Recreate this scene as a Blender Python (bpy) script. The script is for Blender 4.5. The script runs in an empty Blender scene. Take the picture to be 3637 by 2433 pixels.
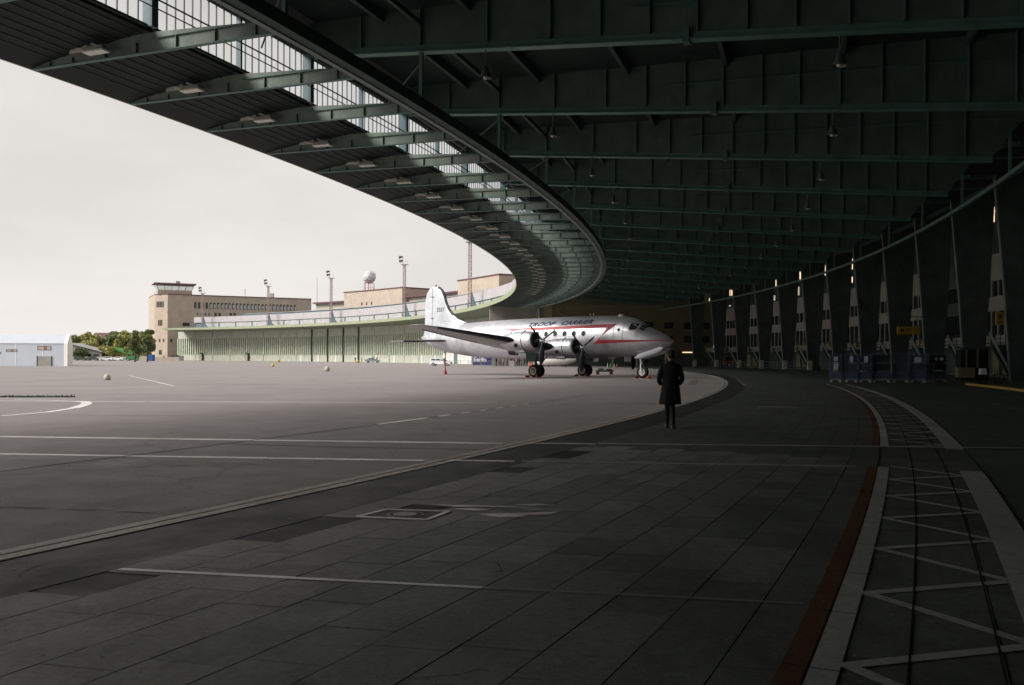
import bpy, bmesh, math, random
import numpy as np
from mathutils import Vector, Matrix
random.seed(7)
S = bpy.context.scene
COL = S.collection
R_ = math.radians

# ------------------------------------------------------------------ camera, sky, sun, exposure
cam_d = bpy.data.cameras.new('camera'); cam = bpy.data.objects.new('camera', cam_d); COL.objects.link(cam)
cam_d.sensor_width = 36; cam_d.lens = 31.65; cam_d.clip_start = 0.1; cam_d.clip_end = 6000
cam_d.shift_y = 0.0148
cam.location = (0, 0, 1.6)
cam.rotation_euler = (Matrix.Rotation(R_(90), 3, 'X') @ Matrix.Rotation(R_(0.251), 3, 'Z')).to_euler()
S.camera = cam

SUN_EL, SUN_AZ = 37, -112          # elevation; azimuth clockwise from +Y
w = bpy.data.worlds.new('World'); S.world = w; w.use_nodes = True
nt = w.node_tree; N = nt.nodes; L = nt.links; N.clear()
out = N.new('ShaderNodeOutputWorld'); bg = N.new('ShaderNodeBackground'); bg.inputs[1].default_value = 0.1
sky = N.new('ShaderNodeTexSky'); sky.sky_type = 'NISHITA'; sky.sun_disc = False
sky.sun_elevation = R_(SUN_EL); sky.sun_rotation = R_(SUN_AZ); sky.dust_density = 3.0
tc = N.new('ShaderNodeTexCoord'); mp = N.new('ShaderNodeMapping'); mp.inputs['Scale'].default_value = (1, 1, 3.2)
nz = N.new('ShaderNodeTexNoise'); nz.inputs['Scale'].default_value = 2.6; nz.inputs['Detail'].default_value = 5; nz.inputs['Roughness'].default_value = .52
cr = N.new('ShaderNodeValToRGB'); cr.color_ramp.elements[0].position = .40; cr.color_ramp.elements[1].position = .60
cr.color_ramp.elements[0].color = (6.7, 6.42, 6.1, 1); cr.color_ramp.elements[1].color = (7.45, 7.12, 6.8, 1)
sx = N.new('ShaderNodeSeparateXYZ'); rmp = N.new('ShaderNodeMapRange')
rmp.inputs[1].default_value = 0.0; rmp.inputs[2].default_value = 0.55; rmp.inputs[3].default_value = 1.14; rmp.inputs[4].default_value = 0.84
mul = N.new('ShaderNodeVectorMath'); mul.operation = 'SCALE'
mix = N.new('ShaderNodeMix'); mix.data_type = 'RGBA'; mix.inputs[0].default_value = .95
L.new(tc.outputs['Generated'], mp.inputs[0]); L.new(mp.outputs[0], nz.inputs['Vector']); L.new(nz.outputs[0], cr.inputs[0])
L.new(tc.outputs['Generated'], sx.inputs[0]); L.new(sx.outputs[2], rmp.inputs[0])
L.new(cr.outputs[0], mul.inputs[0]); L.new(rmp.outputs[0], mul.inputs['Scale'])
L.new(sky.outputs[0], mix.inputs[6]); L.new(mul.outputs[0], mix.inputs[7]); L.new(mix.outputs[2], bg.inputs[0]); L.new(bg.outputs[0], out.inputs[0])

sd = bpy.data.lights.new('sun', 'SUN'); sd.energy = 4.3; sd.angle = R_(26); sd.color = (1, .95, .89)
so = bpy.data.objects.new('sun', sd); COL.objects.link(so)
az, el = R_(SUN_AZ), R_(SUN_EL)
so.rotation_euler = Vector((math.sin(az)*math.cos(el), math.cos(az)*math.cos(el), math.sin(el))).to_track_quat('Z', 'Y').to_euler()
S.view_settings.view_transform = 'Standard'; S.view_settings.look = 'None'
S.view_settings.exposure = 0.15; S.view_settings.gamma = 1; S.view_settings.use_curve_mapping = False
S.render.engine = 'CYCLES'
S.cycles.max_bounces = 10; S.cycles.diffuse_bounces = 8; S.cycles.transparent_max_bounces = 24

# ------------------------------------------------------------------ polar frame of the curved building
CX, CY = -244.389, 119.82
def pp(R, phi, z=0.0):
    a = R_(phi); return Vector((CX+R*math.cos(a), CY+R*math.sin(a), z))

# ------------------------------------------------------------------ materials
M = {}
def mat(name, col, rough=.7, metal=0., var=.12, scale=6., bump=0., bscale=60., var2=None, emit=None, spec=None, coat=0):
    m = bpy.data.materials.new(name); m.use_nodes = True; t = m.node_tree; n = t.nodes; l = t.links
    b = n['Principled BSDF']; b.inputs['Roughness'].default_value = rough; b.inputs['Metallic'].default_value = metal
    if spec is not None: b.inputs['Specular IOR Level'].default_value = spec
    if coat: b.inputs['Coat Weight'].default_value = coat
    g = n.new('ShaderNodeNewGeometry')
    a = n.new('ShaderNodeTexNoise'); a.inputs['Scale'].default_value = scale; a.inputs['Detail'].default_value = 6; a.inputs['Roughness'].default_value = .65
    l.new(g.outputs['Position'], a.inputs['Vector'])
    r = n.new('ShaderNodeValToRGB'); r.color_ramp.elements[0].position = .3; r.color_ramp.elements[1].position = .72
    c2 = var2 if var2 else tuple(min(1, c*(1+var)) for c in col)
    r.color_ramp.elements[0].color = tuple(c*(1-var) for c in col)+(1,); r.color_ramp.elements[1].color = tuple(c2)+(1,)
    l.new(a.outputs[0], r.inputs[0]); l.new(r.outputs[0], b.inputs['Base Color'])
    if bump:
        q = n.new('ShaderNodeTexNoise'); q.inputs['Scale'].default_value = bscale; q.inputs['Detail'].default_value = 4
        l.new(g.outputs['Position'], q.inputs['Vector']); bp = n.new('ShaderNodeBump'); bp.inputs['Strength'].default_value = bump; bp.inputs['Distance'].default_value = .02
        l.new(q.outputs[0], bp.inputs['Height']); l.new(bp.outputs[0], b.inputs['Normal'])
    if emit:
        b.inputs['Emission Color'].default_value = tuple(emit[0])+(1,); b.inputs['Emission Strength'].default_value = emit[1]
    M[name] = m; return m
mat('steel_green', (.10, .20, .17), .55, .0, .3, 1.6, .1, 30)
mat('steel_web', (.10, .155, .128), .7, .0, .3, .9, .1, 30)
mat('steel_flange', (.12, .25, .205), .45, .0, .25, 1.2)
mat('steel_dark', (.06, .10, .085), .75, .0, .3, 1.0)
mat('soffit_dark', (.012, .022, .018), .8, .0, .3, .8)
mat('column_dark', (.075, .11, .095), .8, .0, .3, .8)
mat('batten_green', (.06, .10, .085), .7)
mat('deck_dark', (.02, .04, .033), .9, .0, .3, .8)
mat('steel_grey', (.20, .25, .22), .6, .0, .25, 1.5, .1, 40)
mat('steel_blue', (.10, .17, .20), .5, .0, .2, 2.)
mat('galv', (.42, .43, .42), .45, .3, .15, 4)
mat('fascia_green', (.30, .34, .22), .7, .0, .2, 1.2)
mat('door_green', (.44, .50, .405), .7, .0, .18, .7, .1, 20, var2=(.56, .57, .49))
mat('mullion_green', (.52, .60, .47), .65, .0, .25, 1.0)
mat('eave_green', (.22, .26, .18), .8, .0, .2, 1.2)
mat('dark_green', (.035, .07, .05), .6, .0, .2, 2)
mat('door_glass', (.07, .085, .085), .25, .0, .4, .10, var2=(.46, .36, .31))
mat('limestone', (.46, .38, .31), .85, .0, .14, .5, .2, 12)
mat('limestone_pale', (.46, .40, .34), .85, .0, .12, .6, .2, 12)
mat('brick_red_eave', (.14, .06, .07), .7, .0, .2, 1)
mat('pale_band', (.42, .395, .41), .75, .0, .1, .5)
mat('frost_glass', (.46, .45, .46), .35, .0, .2, .9, var2=(.60, .58, .57))
mat('plaster_grey', (.30, .29, .26), .85, .0, .18, .6)
mat('plaster_olive', (.20, .18, .10), .85, .0, .2, .6)
mat('pier_yellow', (.36, .32, .19), .8, .0, .1, .8)
mat('facade_panel', (.44, .41, .37), .85, .0, .12, 1.0)
mat('facade_dark', (.10, .13, .115), .6, .0, .3, .8)
mat('window_dark', (.03, .036, .036), .12, .0, .4, .6)
mat('white_paint', (.70, .68, .64), .6, .0, .15, 3)
mat('lit_window', (.8, .7, .5), .5, emit=((1, .72, .40), 1.3))
mat('lit_dim', (.6, .6, .5), .5, emit=((1, .85, .62), .35))
mat('rubber', (.018, .018, .02), .75, .0, .3, 20)
mat('black_boot', (.012, .014, .028), .45, .0, .2, 4)
mat('red_stripe', (.42, .045, .06), .45, .0, .15, 3)
mat('navy_ink', (.035, .04, .12), .5)
mat('orange', (.75, .14, .05), .6)
mat('red_paint', (.40, .03, .03), .35, coat=.3)
mat('yellow_paint', (.55, .36, .06), .7, .0, .25, 6)
mat('sign_yellow', (.62, .38, .05), .5)
mat('black_plastic', (.03, .035, .04), .5)
mat('blue_box', (.12, .15, .26), .5, .0, .3, 3)
mat('blue_dark', (.08, .10, .15), .55, .0, .3, 3)
mat('paper', (.80, .84, .95), .6, .0, .1, 5)
mat('tent_shade_tone', (.50, .545, .61), .6, .0, .06, .4)  # white canvas; the bluish shade on its front is put into the colour
mat('tent_sunlit_tone', (.90, .88, .82), .6, .0, .04, .4)  # same canvas; sunlight on the end face is put into the colour
mat('brown_window', (.22, .13, .12), .4)
mat('car_white', (.72, .74, .78), .3, coat=.5); mat('car_silver', (.36, .40, .46), .3, .5, coat=.4); mat('car_dark', (.04, .045, .05), .3, coat=.4)
mat('car_glass', (.03, .06, .07), .08)
mat('green_truck', (.03, .22, .08), .5); mat('green_slope', (.13, .34, .10), .9, .0, .3, 1)
mat('blue_bin', (.03, .09, .30), .5)
mat('banner_blue', (.03, .035, .16), .6, .0, .1, 3)
mat('leaf_a', (.21, .25, .09), .7, .0, .35, .9); mat('leaf_b', (.34, .33, .11), .7, .0, .3, .9); mat('leaf_c', (.13, .17, .075), .7, .0, .35, .9)
mat('bark', (.09, .07, .05), .9)
mat('litter', (.42, .36, .24), .8, .0, .4, 9)
mat('weeds', (.02, .05, .02), .9)
mat('dome_pale', (.42, .44, .34), .75, .0, .15, 8)
mat('coat_black', (.010, .010, .012), .85, .0, .4, 14, .3, 40)
mat('trouser', (.010, .010, .012), .8); mat('skin', (.42, .24, .17), .6); mat('hair', (.045, .03, .02), .8, .0, .4, 60); mat('shoe_white', (.6, .6, .6), .5)
mat('hall_red', (.16, .05, .04), .6)
for i, c in enumerate([(.03, .03, .05), (.10, .08, .07), (.35, .10, .04), (.05, .09, .16), (.35, .35, .36), (.02, .02, .02)]): mat('cloth_%s' % ['navy', 'brown', 'rust', 'blue', 'pale', 'black'][i], c, .9)
mat('mast_steel', (.30, .20, .20), .6, .2, .2, 3)
mat('lamp_shade', (.14, .17, .15), .4, .2)
mat('fixture', (.62, .63, .56), .5, .2, .2, 6); mat('fixture_glass', (.8, .8, .72), .2)
mat('rim', (.55, .52, .40), .4, .4); mat('rim_white', (.75, .76, .78), .35, .2)
mat('radar_white', (.55, .57, .60), .6, .0, .06, .8)

def alu(name, base, rough, metal):
    m = bpy.data.materials.new(name); m.use_nodes = True; t = m.node_tree; n = t.nodes; l = t.links
    b = n['Principled BSDF']; b.inputs['Metallic'].default_value = metal
    tx = n.new('ShaderNodeTexCoord')
    v = n.new('ShaderNodeTexVoronoi'); v.distance = 'CHEBYCHEV'; v.inputs['Scale'].default_value = .9; v.inputs['Randomness'].default_value = .35
    l.new(tx.outputs['Object'], v.inputs['Vector'])
    nn = n.new('ShaderNodeTexNoise'); nn.inputs['Scale'].default_value = 3; nn.inputs['Detail'].default_value = 8; l.new(tx.outputs['Object'], nn.inputs['Vector'])
    bw = n.new('ShaderNodeRGBToBW'); l.new(v.outputs['Color'], bw.inputs[0])
    mm = n.new('ShaderNodeMath'); mm.operation = 'MULTIPLY_ADD'; l.new(bw.outputs[0], mm.inputs[0]); mm.inputs[1].default_value = .45; l.new(nn.outputs[0], mm.inputs[2])
    r = n.new('ShaderNodeValToRGB'); r.color_ramp.elements[0].position = .35; r.color_ramp.elements[1].position = 1.1
    r.color_ramp.elements[0].position = .35; r.color_ramp.elements[1].position = 1.0
    r.color_ramp.elements[0].color = tuple(c*.84 for c in base)+(1,); r.color_ramp.elements[1].color = tuple(min(1, c*1.1) for c in base)+(1,)
    l.new(mm.outputs[0], r.inputs[0]); l.new(r.outputs[0], b.inputs['Base Color'])
    q = n.new('ShaderNodeMapRange'); q.inputs[1].default_value = .3; q.inputs[2].default_value = 1; q.inputs[3].default_value = rough-.08; q.inputs[4].default_value = rough+.1
    l.new(mm.outputs[0], q.inputs[0]); l.new(q.outputs[0], b.inputs['Roughness'])
    w_ = n.new('ShaderNodeTexWave'); w_.inputs['Scale'].default_value = .45; w_.bands_direction = 'X'; w_.wave_profile = 'SIN'
    l.new(tx.outputs['Object'], w_.inputs['Vector'])
    gt = n.new('ShaderNodeMath'); gt.operation = 'GREATER_THAN'; gt.inputs[1].default_value = .985; l.new(w_.outputs[1], gt.inputs[0])
    bp = n.new('ShaderNodeBump'); bp.inputs['Strength'].default_value = .35; bp.inputs['Distance'].default_value = .02; bp.invert = True
    l.new(gt.outputs[0], bp.inputs['Height'])
    b2 = n.new('ShaderNodeBump'); b2.inputs['Strength'].default_value = .12; b2.inputs['Distance'].default_value = .05; l.new(nn.outputs[0], b2.inputs['Height']); l.new(bp.outputs[0], b2.inputs['Normal'])
    l.new(b2.outputs[0], b.inputs['Normal'])
    M[name] = m
alu('aluminium', (.66, .68, .72), .34, .70); alu('aluminium_pale', (.54, .565, .61), .45, .25); alu('aluminium_under', (.42, .41, .40), .42, .5)

def glass_sheet(name, tint, opac):
    m = bpy.data.materials.new(name); m.use_nodes = True; t = m.node_tree; n = t.nodes; l = t.links
    o = n['Material Output']; b = n['Principled BSDF']; b.inputs['Base Color'].default_value = tint+(1,); b.inputs['Roughness'].default_value = .2
    tr = n.new('ShaderNodeBsdfTransparent'); tr.inputs[0].default_value = (.99, .99, .99, 1); mx = n.new('ShaderNodeMixShader')
    g = n.new('ShaderNodeNewGeometry'); z = n.new('ShaderNodeTexNoise'); z.inputs['Scale'].default_value = .6; l.new(g.outputs['Position'], z.inputs['Vector'])
    r = n.new('ShaderNodeMapRange'); r.inputs[3].default_value = opac*.3; r.inputs[4].default_value = opac*1.7; l.new(z.outputs[0], r.inputs[0]); l.new(r.outputs[0], mx.inputs[0])
    l.new(tr.outputs[0], mx.inputs[1]); l.new(b.outputs[0], mx.inputs[2]); l.new(mx.outputs[0], o.inputs[0]); M[name] = m
glass_sheet('dusty_glass', (.8, .78, .74), .04)
glass_sheet('cab_glass', (.5, .55, .5), .3)

def ground_mat(name, c1, c2, fine, stain, crack=0., rough=.60, rows=False, seams=False):
    m = bpy.data.materials.new(name); m.use_nodes = True; t = m.node_tree; n = t.nodes; l = t.links
    b = n['Principled BSDF']; b.inputs['Specular IOR Level'].default_value = .6 if name == 'line_white' else .3
    if name == 'apron_surface': b.inputs['Sheen Weight'].default_value = .4; b.inputs['Sheen Roughness'].default_value = .2; b.inputs['Sheen Tint'].default_value = (1, .96, .95, 1)
    g = n.new('ShaderNodeNewGeometry'); P = g.outputs['Position']
    def noise(sc, det=6, ro=.6, mapv=None):
        a = n.new('ShaderNodeTexNoise'); a.inputs['Scale'].default_value = sc; a.inputs['Detail'].default_value = det; a.inputs['Roughness'].default_value = ro
        if mapv:
            mp_ = n.new('ShaderNodeMapping'); mp_.inputs['Scale'].default_value = mapv; mp_.inputs['Rotation'].default_value = (0, 0, R_(-65)); l.new(P, mp_.inputs[0]); l.new(mp_.outputs[0], a.inputs['Vector'])
        else: l.new(P, a.inputs['Vector'])
        return a.outputs[0]
    def ramp(src, p0, p1, a, bb):
        r = n.new('ShaderNodeMapRange'); r.inputs[1].default_value = p0; r.inputs[2].default_value = p1; r.inputs[3].default_value = a; r.inputs[4].default_value = bb; l.new(src, r.inputs[0]); return r.outputs[0]
    base = n.new('ShaderNodeMix'); base.data_type = 'RGBA'; base.inputs[6].default_value = c1+(1,); base.inputs[7].default_value = c2+(1,)
    l.new(ramp(noise(.16, 8, .62), .36, .66, 0, 1), base.inputs[0])
    f = ramp(noise(26, 8, .85), .3, .7, 1-fine, 1+fine); s = ramp(noise(.9, 8, .7, (1, .35, 1)), .3, .7, 1-stain, 1+stain*.6)
    s2 = ramp(noise(7, 6, .75), .3, .75, 1-stain*.6, 1+stain*.5)
    def mulc(col, fac):
        v = n.new('ShaderNodeVectorMath'); v.operation = 'SCALE'; l.new(col, v.inputs[0]); l.new(fac, v.inputs['Scale']); return v.outputs[0]
    c = mulc(mulc(mulc(base.outputs[2], f), s), s2)
    sp = ramp(noise(11, 3, .6), .27, .36, .72, 1); c = mulc(c, sp)
    if crack:
        v = n.new('ShaderNodeTexVoronoi'); v.feature = 'DISTANCE_TO_EDGE'; v.inputs['Scale'].default_value = .11
        wn = n.new('ShaderNodeTexNoise'); wn.inputs['Scale'].default_value = .8; wn.inputs['Detail'].default_value = 6; l.new(P, wn.inputs['Vector'])
        av = n.new('ShaderNodeVectorMath'); av.operation = 'MULTIPLY_ADD'; l.new(wn.outputs['Color'], av.inputs[0]); av.inputs[1].default_value = (2.4, 2.4, 0); l.new(P, av.inputs[2]); l.new(av.outputs[0], v.inputs['Vector'])
        c = mulc(c, ramp(v.outputs['Distance'], .0, .004, 1-crack, 1))
    l.new(c, b.inputs['Base Color'])
    l.new(ramp(noise(1.3), .3, .7, rough-.12, rough+.08), b.inputs['Roughness'])
    bp = n.new('ShaderNodeBump'); bp.inputs['Strength'].default_value = .35; bp.inputs['Distance'].default_value = .012
    l.new(noise(38, 5, .7), bp.inputs['Height']); l.new(bp.outputs[0], b.inputs['Normal']); M[name] = m
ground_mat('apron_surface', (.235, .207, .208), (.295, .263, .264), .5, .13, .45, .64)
ground_mat('inner_surface', (.14, .175, .15), (.19, .23, .20), .30, .18, .0)  # greenish: the green cast of the shadows is put into this ground colour
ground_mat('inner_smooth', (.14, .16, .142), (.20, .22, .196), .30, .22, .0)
ground_mat('joint_soft', (.03, .033, .03), (.05, .055, .05), .2, .3)
ground_mat('band_asphalt', (.075, .08, .075), (.11, .115, .106), .30, .2, .0)
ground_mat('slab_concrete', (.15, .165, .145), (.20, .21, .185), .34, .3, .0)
ground_mat('joint_dark', (.012, .014, .013), (.02, .02, .018), .2, .2)
ground_mat('line_white', (.86, .80, .77), (.93, .88, .84), .15, .16, 0, .34)
ground_mat('line_worn', (.38, .35, .30), (.52, .48, .42), .25, .35)
ground_mat('line_red', (.20, .085, .045), (.28, .12, .06), .35, .4)
ground_mat('line_pale', (.60, .62, .58), (.76, .77, .72), .2, .2)
ground_mat('line_yellow', (.66, .60, .42), (.80, .72, .50), .2, .35)
ground_mat('rail_concrete', (.78, .72, .68), (.88, .83, .79), .2, .22)

# ------------------------------------------------------------------ mesh helpers
class MB:
    def __init__(s): s.v = []; s.f = []
    def quad(s, *p):
        i = len(s.v); s.v += [tuple(q) for q in p]; s.f.append(tuple(range(i, i+len(p)))); return s
    def box(s, x0, x1, y0, y1, z0, z1):
        i = len(s.v); s.v += [(x, y, z) for z in (z0, z1) for y in (y0, y1) for x in (x0, x1)]
        s.f += [tuple(i+k for k in q) for q in ((0, 2, 3, 1), (4, 5, 7, 6), (0, 1, 5, 4), (2, 6, 7, 3), (0, 4, 6, 2), (1, 3, 7, 5))]; return s
    def beam(s, a, b, wd, ht, up=(0, 0, 1)):
        a, b = Vector(a), Vector(b); d = (b-a).normalized(); u = Vector(up)
        if abs(d.dot(u)) > .98: u = Vector((1, 0, 0))
        sd_ = d.cross(u).normalized(); u = sd_.cross(d).normalized(); i = len(s.v)
        for p in (a, b):
            for q in ((-1, -1), (1, -1), (1, 1), (-1, 1)): s.v.append(tuple(p+sd_*(q[0]*wd/2)+u*(q[1]*ht/2)))
        s.f += [(i, i+3, i+2, i+1), (i+4, i+5, i+6, i+7)]+[(i+k, i+(k+1) % 4, i+4+(k+1) % 4, i+4+k) for k in range(4)]; return s
    def tube(s, a, b, r0, r1=None, n=8, caps=True):
        r1 = r0 if r1 is None else r1
        a, b = Vector(a), Vector(b); d = (b-a).normalized(); u = Vector((0, 0, 1)) if abs(d.z) < .95 else Vector((1, 0, 0))
        x = d.cross(u).normalized(); y = d.cross(x); i = len(s.v)
        for p, r in ((a, r0), (b, r1)):
            for k in range(n): t = 2*math.pi*k/n; s.v.append(tuple(p+x*(r*math.cos(t))+y*(r*math.sin(t))))
        s.f += [(i+k, i+(k+1) % n, i+n+(k+1) % n, i+n+k) for k in range(n)]
        if caps: s.f += [tuple(i+k for k in range(n))[::-1], tuple(i+n+k for k in range(n))]
        return s
    def loft(s, rings, cap0=True, cap1=True, closed=True):
        i = len(s.v); n = len(rings[0])
        for r in rings: s.v += [tuple(p) for p in r]
        for a in range(len(rings)-1):
            for k in range(n if closed else n-1): s.f.append((i+a*n+k, i+a*n+(k+1) % n, i+(a+1)*n+(k+1) % n, i+(a+1)*n+k))
        if cap0: s.f.append(tuple(i+k for k in range(n))[::-1])
        if cap1: s.f.append(tuple(i+(len(rings)-1)*n+k for k in range(n)))
        return s
    def prism(s, poly, axis, t0, t1):
        # poly: 2-D points; axis 'y' -> (x,z) extruded along y ; 'z' -> (x,y) ; 'x' -> (y,z)
        def P(p, t): return (p[0], t, p[1]) if axis == 'y' else ((p[0], p[1], t) if axis == 'z' else (t, p[0], p[1]))
        return s.loft([[P(p, t0) for p in poly], [P(p, t1) for p in poly]])
    def sector(s, R0, R1, f0, f1, z0, z1, n=8):
        return s.loft([[pp(R0, f, z0), pp(R1, f, z0), pp(R1, f, z1), pp(R0, f, z1)] for f in [f0+(f1-f0)*k/n for k in range(n+1)]])
    def profile(s, prof, f0, f1, n=8):   # closed (R,z) profile swept round the arc
        return s.loft([[pp(r, f, z) for r, z in prof] for f in [f0+(f1-f0)*k/n for k in range(n+1)]])
    def sheet(s, R0, R1, f0, f1, z, n=8):
        for k in range(n):
            a, b = f0+(f1-f0)*k/n, f0+(f1-f0)*(k+1)/n
            s.quad(pp(R0, a, z), pp(R1, a, z), pp(R1, b, z), pp(R0, b, z))
        return s
    def sphere(s, c, r, nu=12, nv=8, sz=1.):
        c = Vector(c); rings = []
        for j in range(1, nv):
            t = math.pi*j/nv; rings.append([c+Vector((r*math.sin(t)*math.cos(2*math.pi*k/nu), r*math.sin(t)*math.sin(2*math.pi*k/nu), -r*sz*math.cos(t))) for k in range(nu)])
        return s.loft(rings)
    def data(s, name):
        me = bpy.data.meshes.new(name); me.from_pydata(s.v, [], s.f); me.validate()
        bm = bmesh.new(); bm.from_mesh(me); bmesh.ops.recalc_face_normals(bm, faces=bm.faces); bm.to_mesh(me); bm.free(); return me
    def build(s, name, m, parent=None, smooth=False, kind=None, recentre=True, label=None):
        me = s.data(name); me.materials.append(M[m])
        if smooth:
            for p in me.polygons: p.use_smooth = True
        o = bpy.data.objects.new(name, me); COL.objects.link(o)
        if parent is not None:
            o.parent = parent
            if parent.get('_world'): me.transform(Matrix.Translation(-Vector(parent['_world'])))
        elif recentre:
            vs = np.array([v.co[:] for v in me.vertices]); c = Vector(((vs[:, 0].min()+vs[:, 0].max())/2, (vs[:, 1].min()+vs[:, 1].max())/2, vs[:, 2].min()))
            me.transform(Matrix.Translation(-c)); o.location = c
        if kind: o['kind'] = kind
        if label: o['label'] = label
        return o
def inst(o, name=None):
    c = o.copy(); COL.objects.link(c); return c
def kids(o): return [c for c in bpy.data.objects if c.parent == o]
def copy_tree(o, parent=None):
    c = o.copy(); COL.objects.link(c); c.parent = parent
    for ch in CH.get(o.name, []) if o.name in CH else kids(o): copy_tree(ch, c)
    return c
CH = {}
def tag(o, label, cat, group=None):
    o['label'] = label; o['category'] = cat
    if group: o['group'] = group
    return o
def empty(name, loc=(0, 0, 0), rz=0., world=False):
    o = bpy.data.objects.new(name, None); o.empty_display_size = .3; COL.objects.link(o); o.location = loc; o.rotation_euler = (0, 0, rz)
    if world: o['_world'] = tuple(loc)
    return o
def struct(mb, name, m, **k): return mb.build(name, m, kind='structure', **k)
def polar_child(o, parent, R, phi, z=0.):
    o.parent = parent; o.location = pp(R, phi, z)-(Vector(parent['_world']) if parent.get('_world') else Vector()); o.rotation_euler = (0, 0, R_(phi)); return o
ORD = 'first second third fourth fifth sixth seventh eighth ninth tenth eleventh twelfth thirteenth fourteenth fifteenth sixteenth seventeenth eighteenth nineteenth twentieth'.split()
def ordw(i):
    if i < 20: return ORD[i]
    t, u = divmod(i+1, 10); tens = {2: 'twenty', 3: 'thirty', 4: 'forty', 5: 'fifty'}[t]
    return {'twenty': 'twentieth', 'thirty': 'thirtieth', 'forty': 'fortieth', 'fifty': 'fiftieth'}[tens] if u == 0 else tens+'-'+ORD[u-1]
def text_data(body, size=1., shear=0., offset=0., align='LEFT', extrude=0., spacing=1., xs=1.):
    c = bpy.data.curves.new('lettering', 'FONT'); c.body = body; c.size = size; c.shear = shear; c.offset = offset; c.align_x = align; c.extrude = extrude; c.space_character = spacing; c.resolution_u = 3
    o = bpy.data.objects.new('lettering', c); COL.objects.link(o); dg = bpy.context.evaluated_depsgraph_get(); dg.update()
    me = bpy.data.meshes.new_from_object(o.evaluated_get(dg)); bpy.data.objects.remove(o); bpy.data.curves.remove(c)
    for v in me.vertices: v.co.x *= xs
    return me
def add_mesh(name, me, m, parent=None, label=None):
    me.materials.clear(); me.materials.append(M[m]); o = bpy.data.objects.new(name, me); COL.objects.link(o); o.parent = parent
    if label: o['label'] = label
    return o

# ================================================================== GROUND
g = MB(); g.quad((-3000, -600, 0), (3000, -600, 0), (3000, 4000, 0), (-3000, 4000, 0))
o = struct(g, 'apron', 'apron_surface', recentre=False)
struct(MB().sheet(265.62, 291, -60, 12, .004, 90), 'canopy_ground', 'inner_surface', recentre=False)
struct(MB().sector(265.66, 266.62, -60, 12, .0, .010, 90), 'asphalt_band', 'band_asphalt', recentre=False)
# concrete slabs under the canopy: rows follow the arc, joints recessed
slabs = empty('slab_pavement', pp(269.5, -24.5, 0), world=True); slabs['kind'] = 'structure'
W0 = Vector(slabs['_world']); ROW = .4515; R0 = 266.62; LEN = .65; dphi = math.degrees(LEN/269)
def slab_poly(k, j):
    ra, rb = R0+ROW*k+.005, R0+ROW*(k+1)-.005
    off = (.5*(k % 2)+.13*math.sin(k*2.3))*dphi
    f = -25.95+j*dphi+off; gp = .0030/269*57.3; sk = math.degrees(.2*ROW/269)
    return [(ra, f+gp), (rb, f+gp+sk), (rb, f+dphi-gp+sk), (ra, f+dphi-gp)]
pieces = []
for k in range(14):
    for j in range(0, 22 if k < 13 else 22):
        P_ = slab_poly(k, j)
        c = pp((P_[0][0]+P_[1][0])/2, P_[0][1], 0)
        if c.y < 3.2: continue
        if k == 0 and (j*7+3) % 11 in (0, 4, 5): continue         # missing slabs along the ragged edge
        if k == 1 and (j*7+3) % 23 == 4: continue
        vis = abs(c.x) < c.y*.6+.6
        pieces.append((c.length if vis else 99+c.length, k, j, P_))
pieces.sort(key=lambda t: t[0])
rest = MB()
slab_mats = []
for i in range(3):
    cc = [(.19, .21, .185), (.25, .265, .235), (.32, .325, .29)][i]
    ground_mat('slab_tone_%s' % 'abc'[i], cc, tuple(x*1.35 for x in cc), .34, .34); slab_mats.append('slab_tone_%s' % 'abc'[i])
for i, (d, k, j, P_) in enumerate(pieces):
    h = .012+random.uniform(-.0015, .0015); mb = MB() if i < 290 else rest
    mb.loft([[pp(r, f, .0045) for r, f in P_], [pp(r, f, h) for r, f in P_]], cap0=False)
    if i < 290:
        o = mb.build('slab', slab_mats[max(0, min(2, 2-int(k/4.2+random.uniform(-.5, .6))))], slabs)  # rows darken and turn greener outward: light falloff put into slab colour
rest.build('slab', 'slab_concrete', slabs)['kind'] = 'stuff'
struct(MB().sheet(266.62, 272.94, -60, -22.95, .006, 60), 'slab_bedding', 'joint_soft', recentre=False)
struct(MB().sheet(266.62, 272.94, -22.95, -13.3, .0105, 40), 'smooth_pavement', 'inner_smooth', recentre=False)
for k in range(1, 14): struct(MB().sheet(R0+ROW*k-.005, R0+ROW*k+.005, -22.9, -13.4, .0112, 24), 'slab_joint', 'joint_dark')
# door rail: two pale concrete strips with a dark slot
rail = empty('door_rail', pp(265.4, -22, 0), world=True); rail['kind'] = 'structure'
MB().sector(265.27, 265.41, -60, 12, 0, .014, 120).build('rail_kerb', 'rail_concrete', rail)
MB().sector(265.45, 265.60, -60, 12, 0, .014, 120).build('rail_kerb', 'rail_concrete', rail)
MB().sector(265.41, 265.45, -60, 12, 0, .003, 120).build('rail_slot', 'joint_dark', rail)

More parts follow.
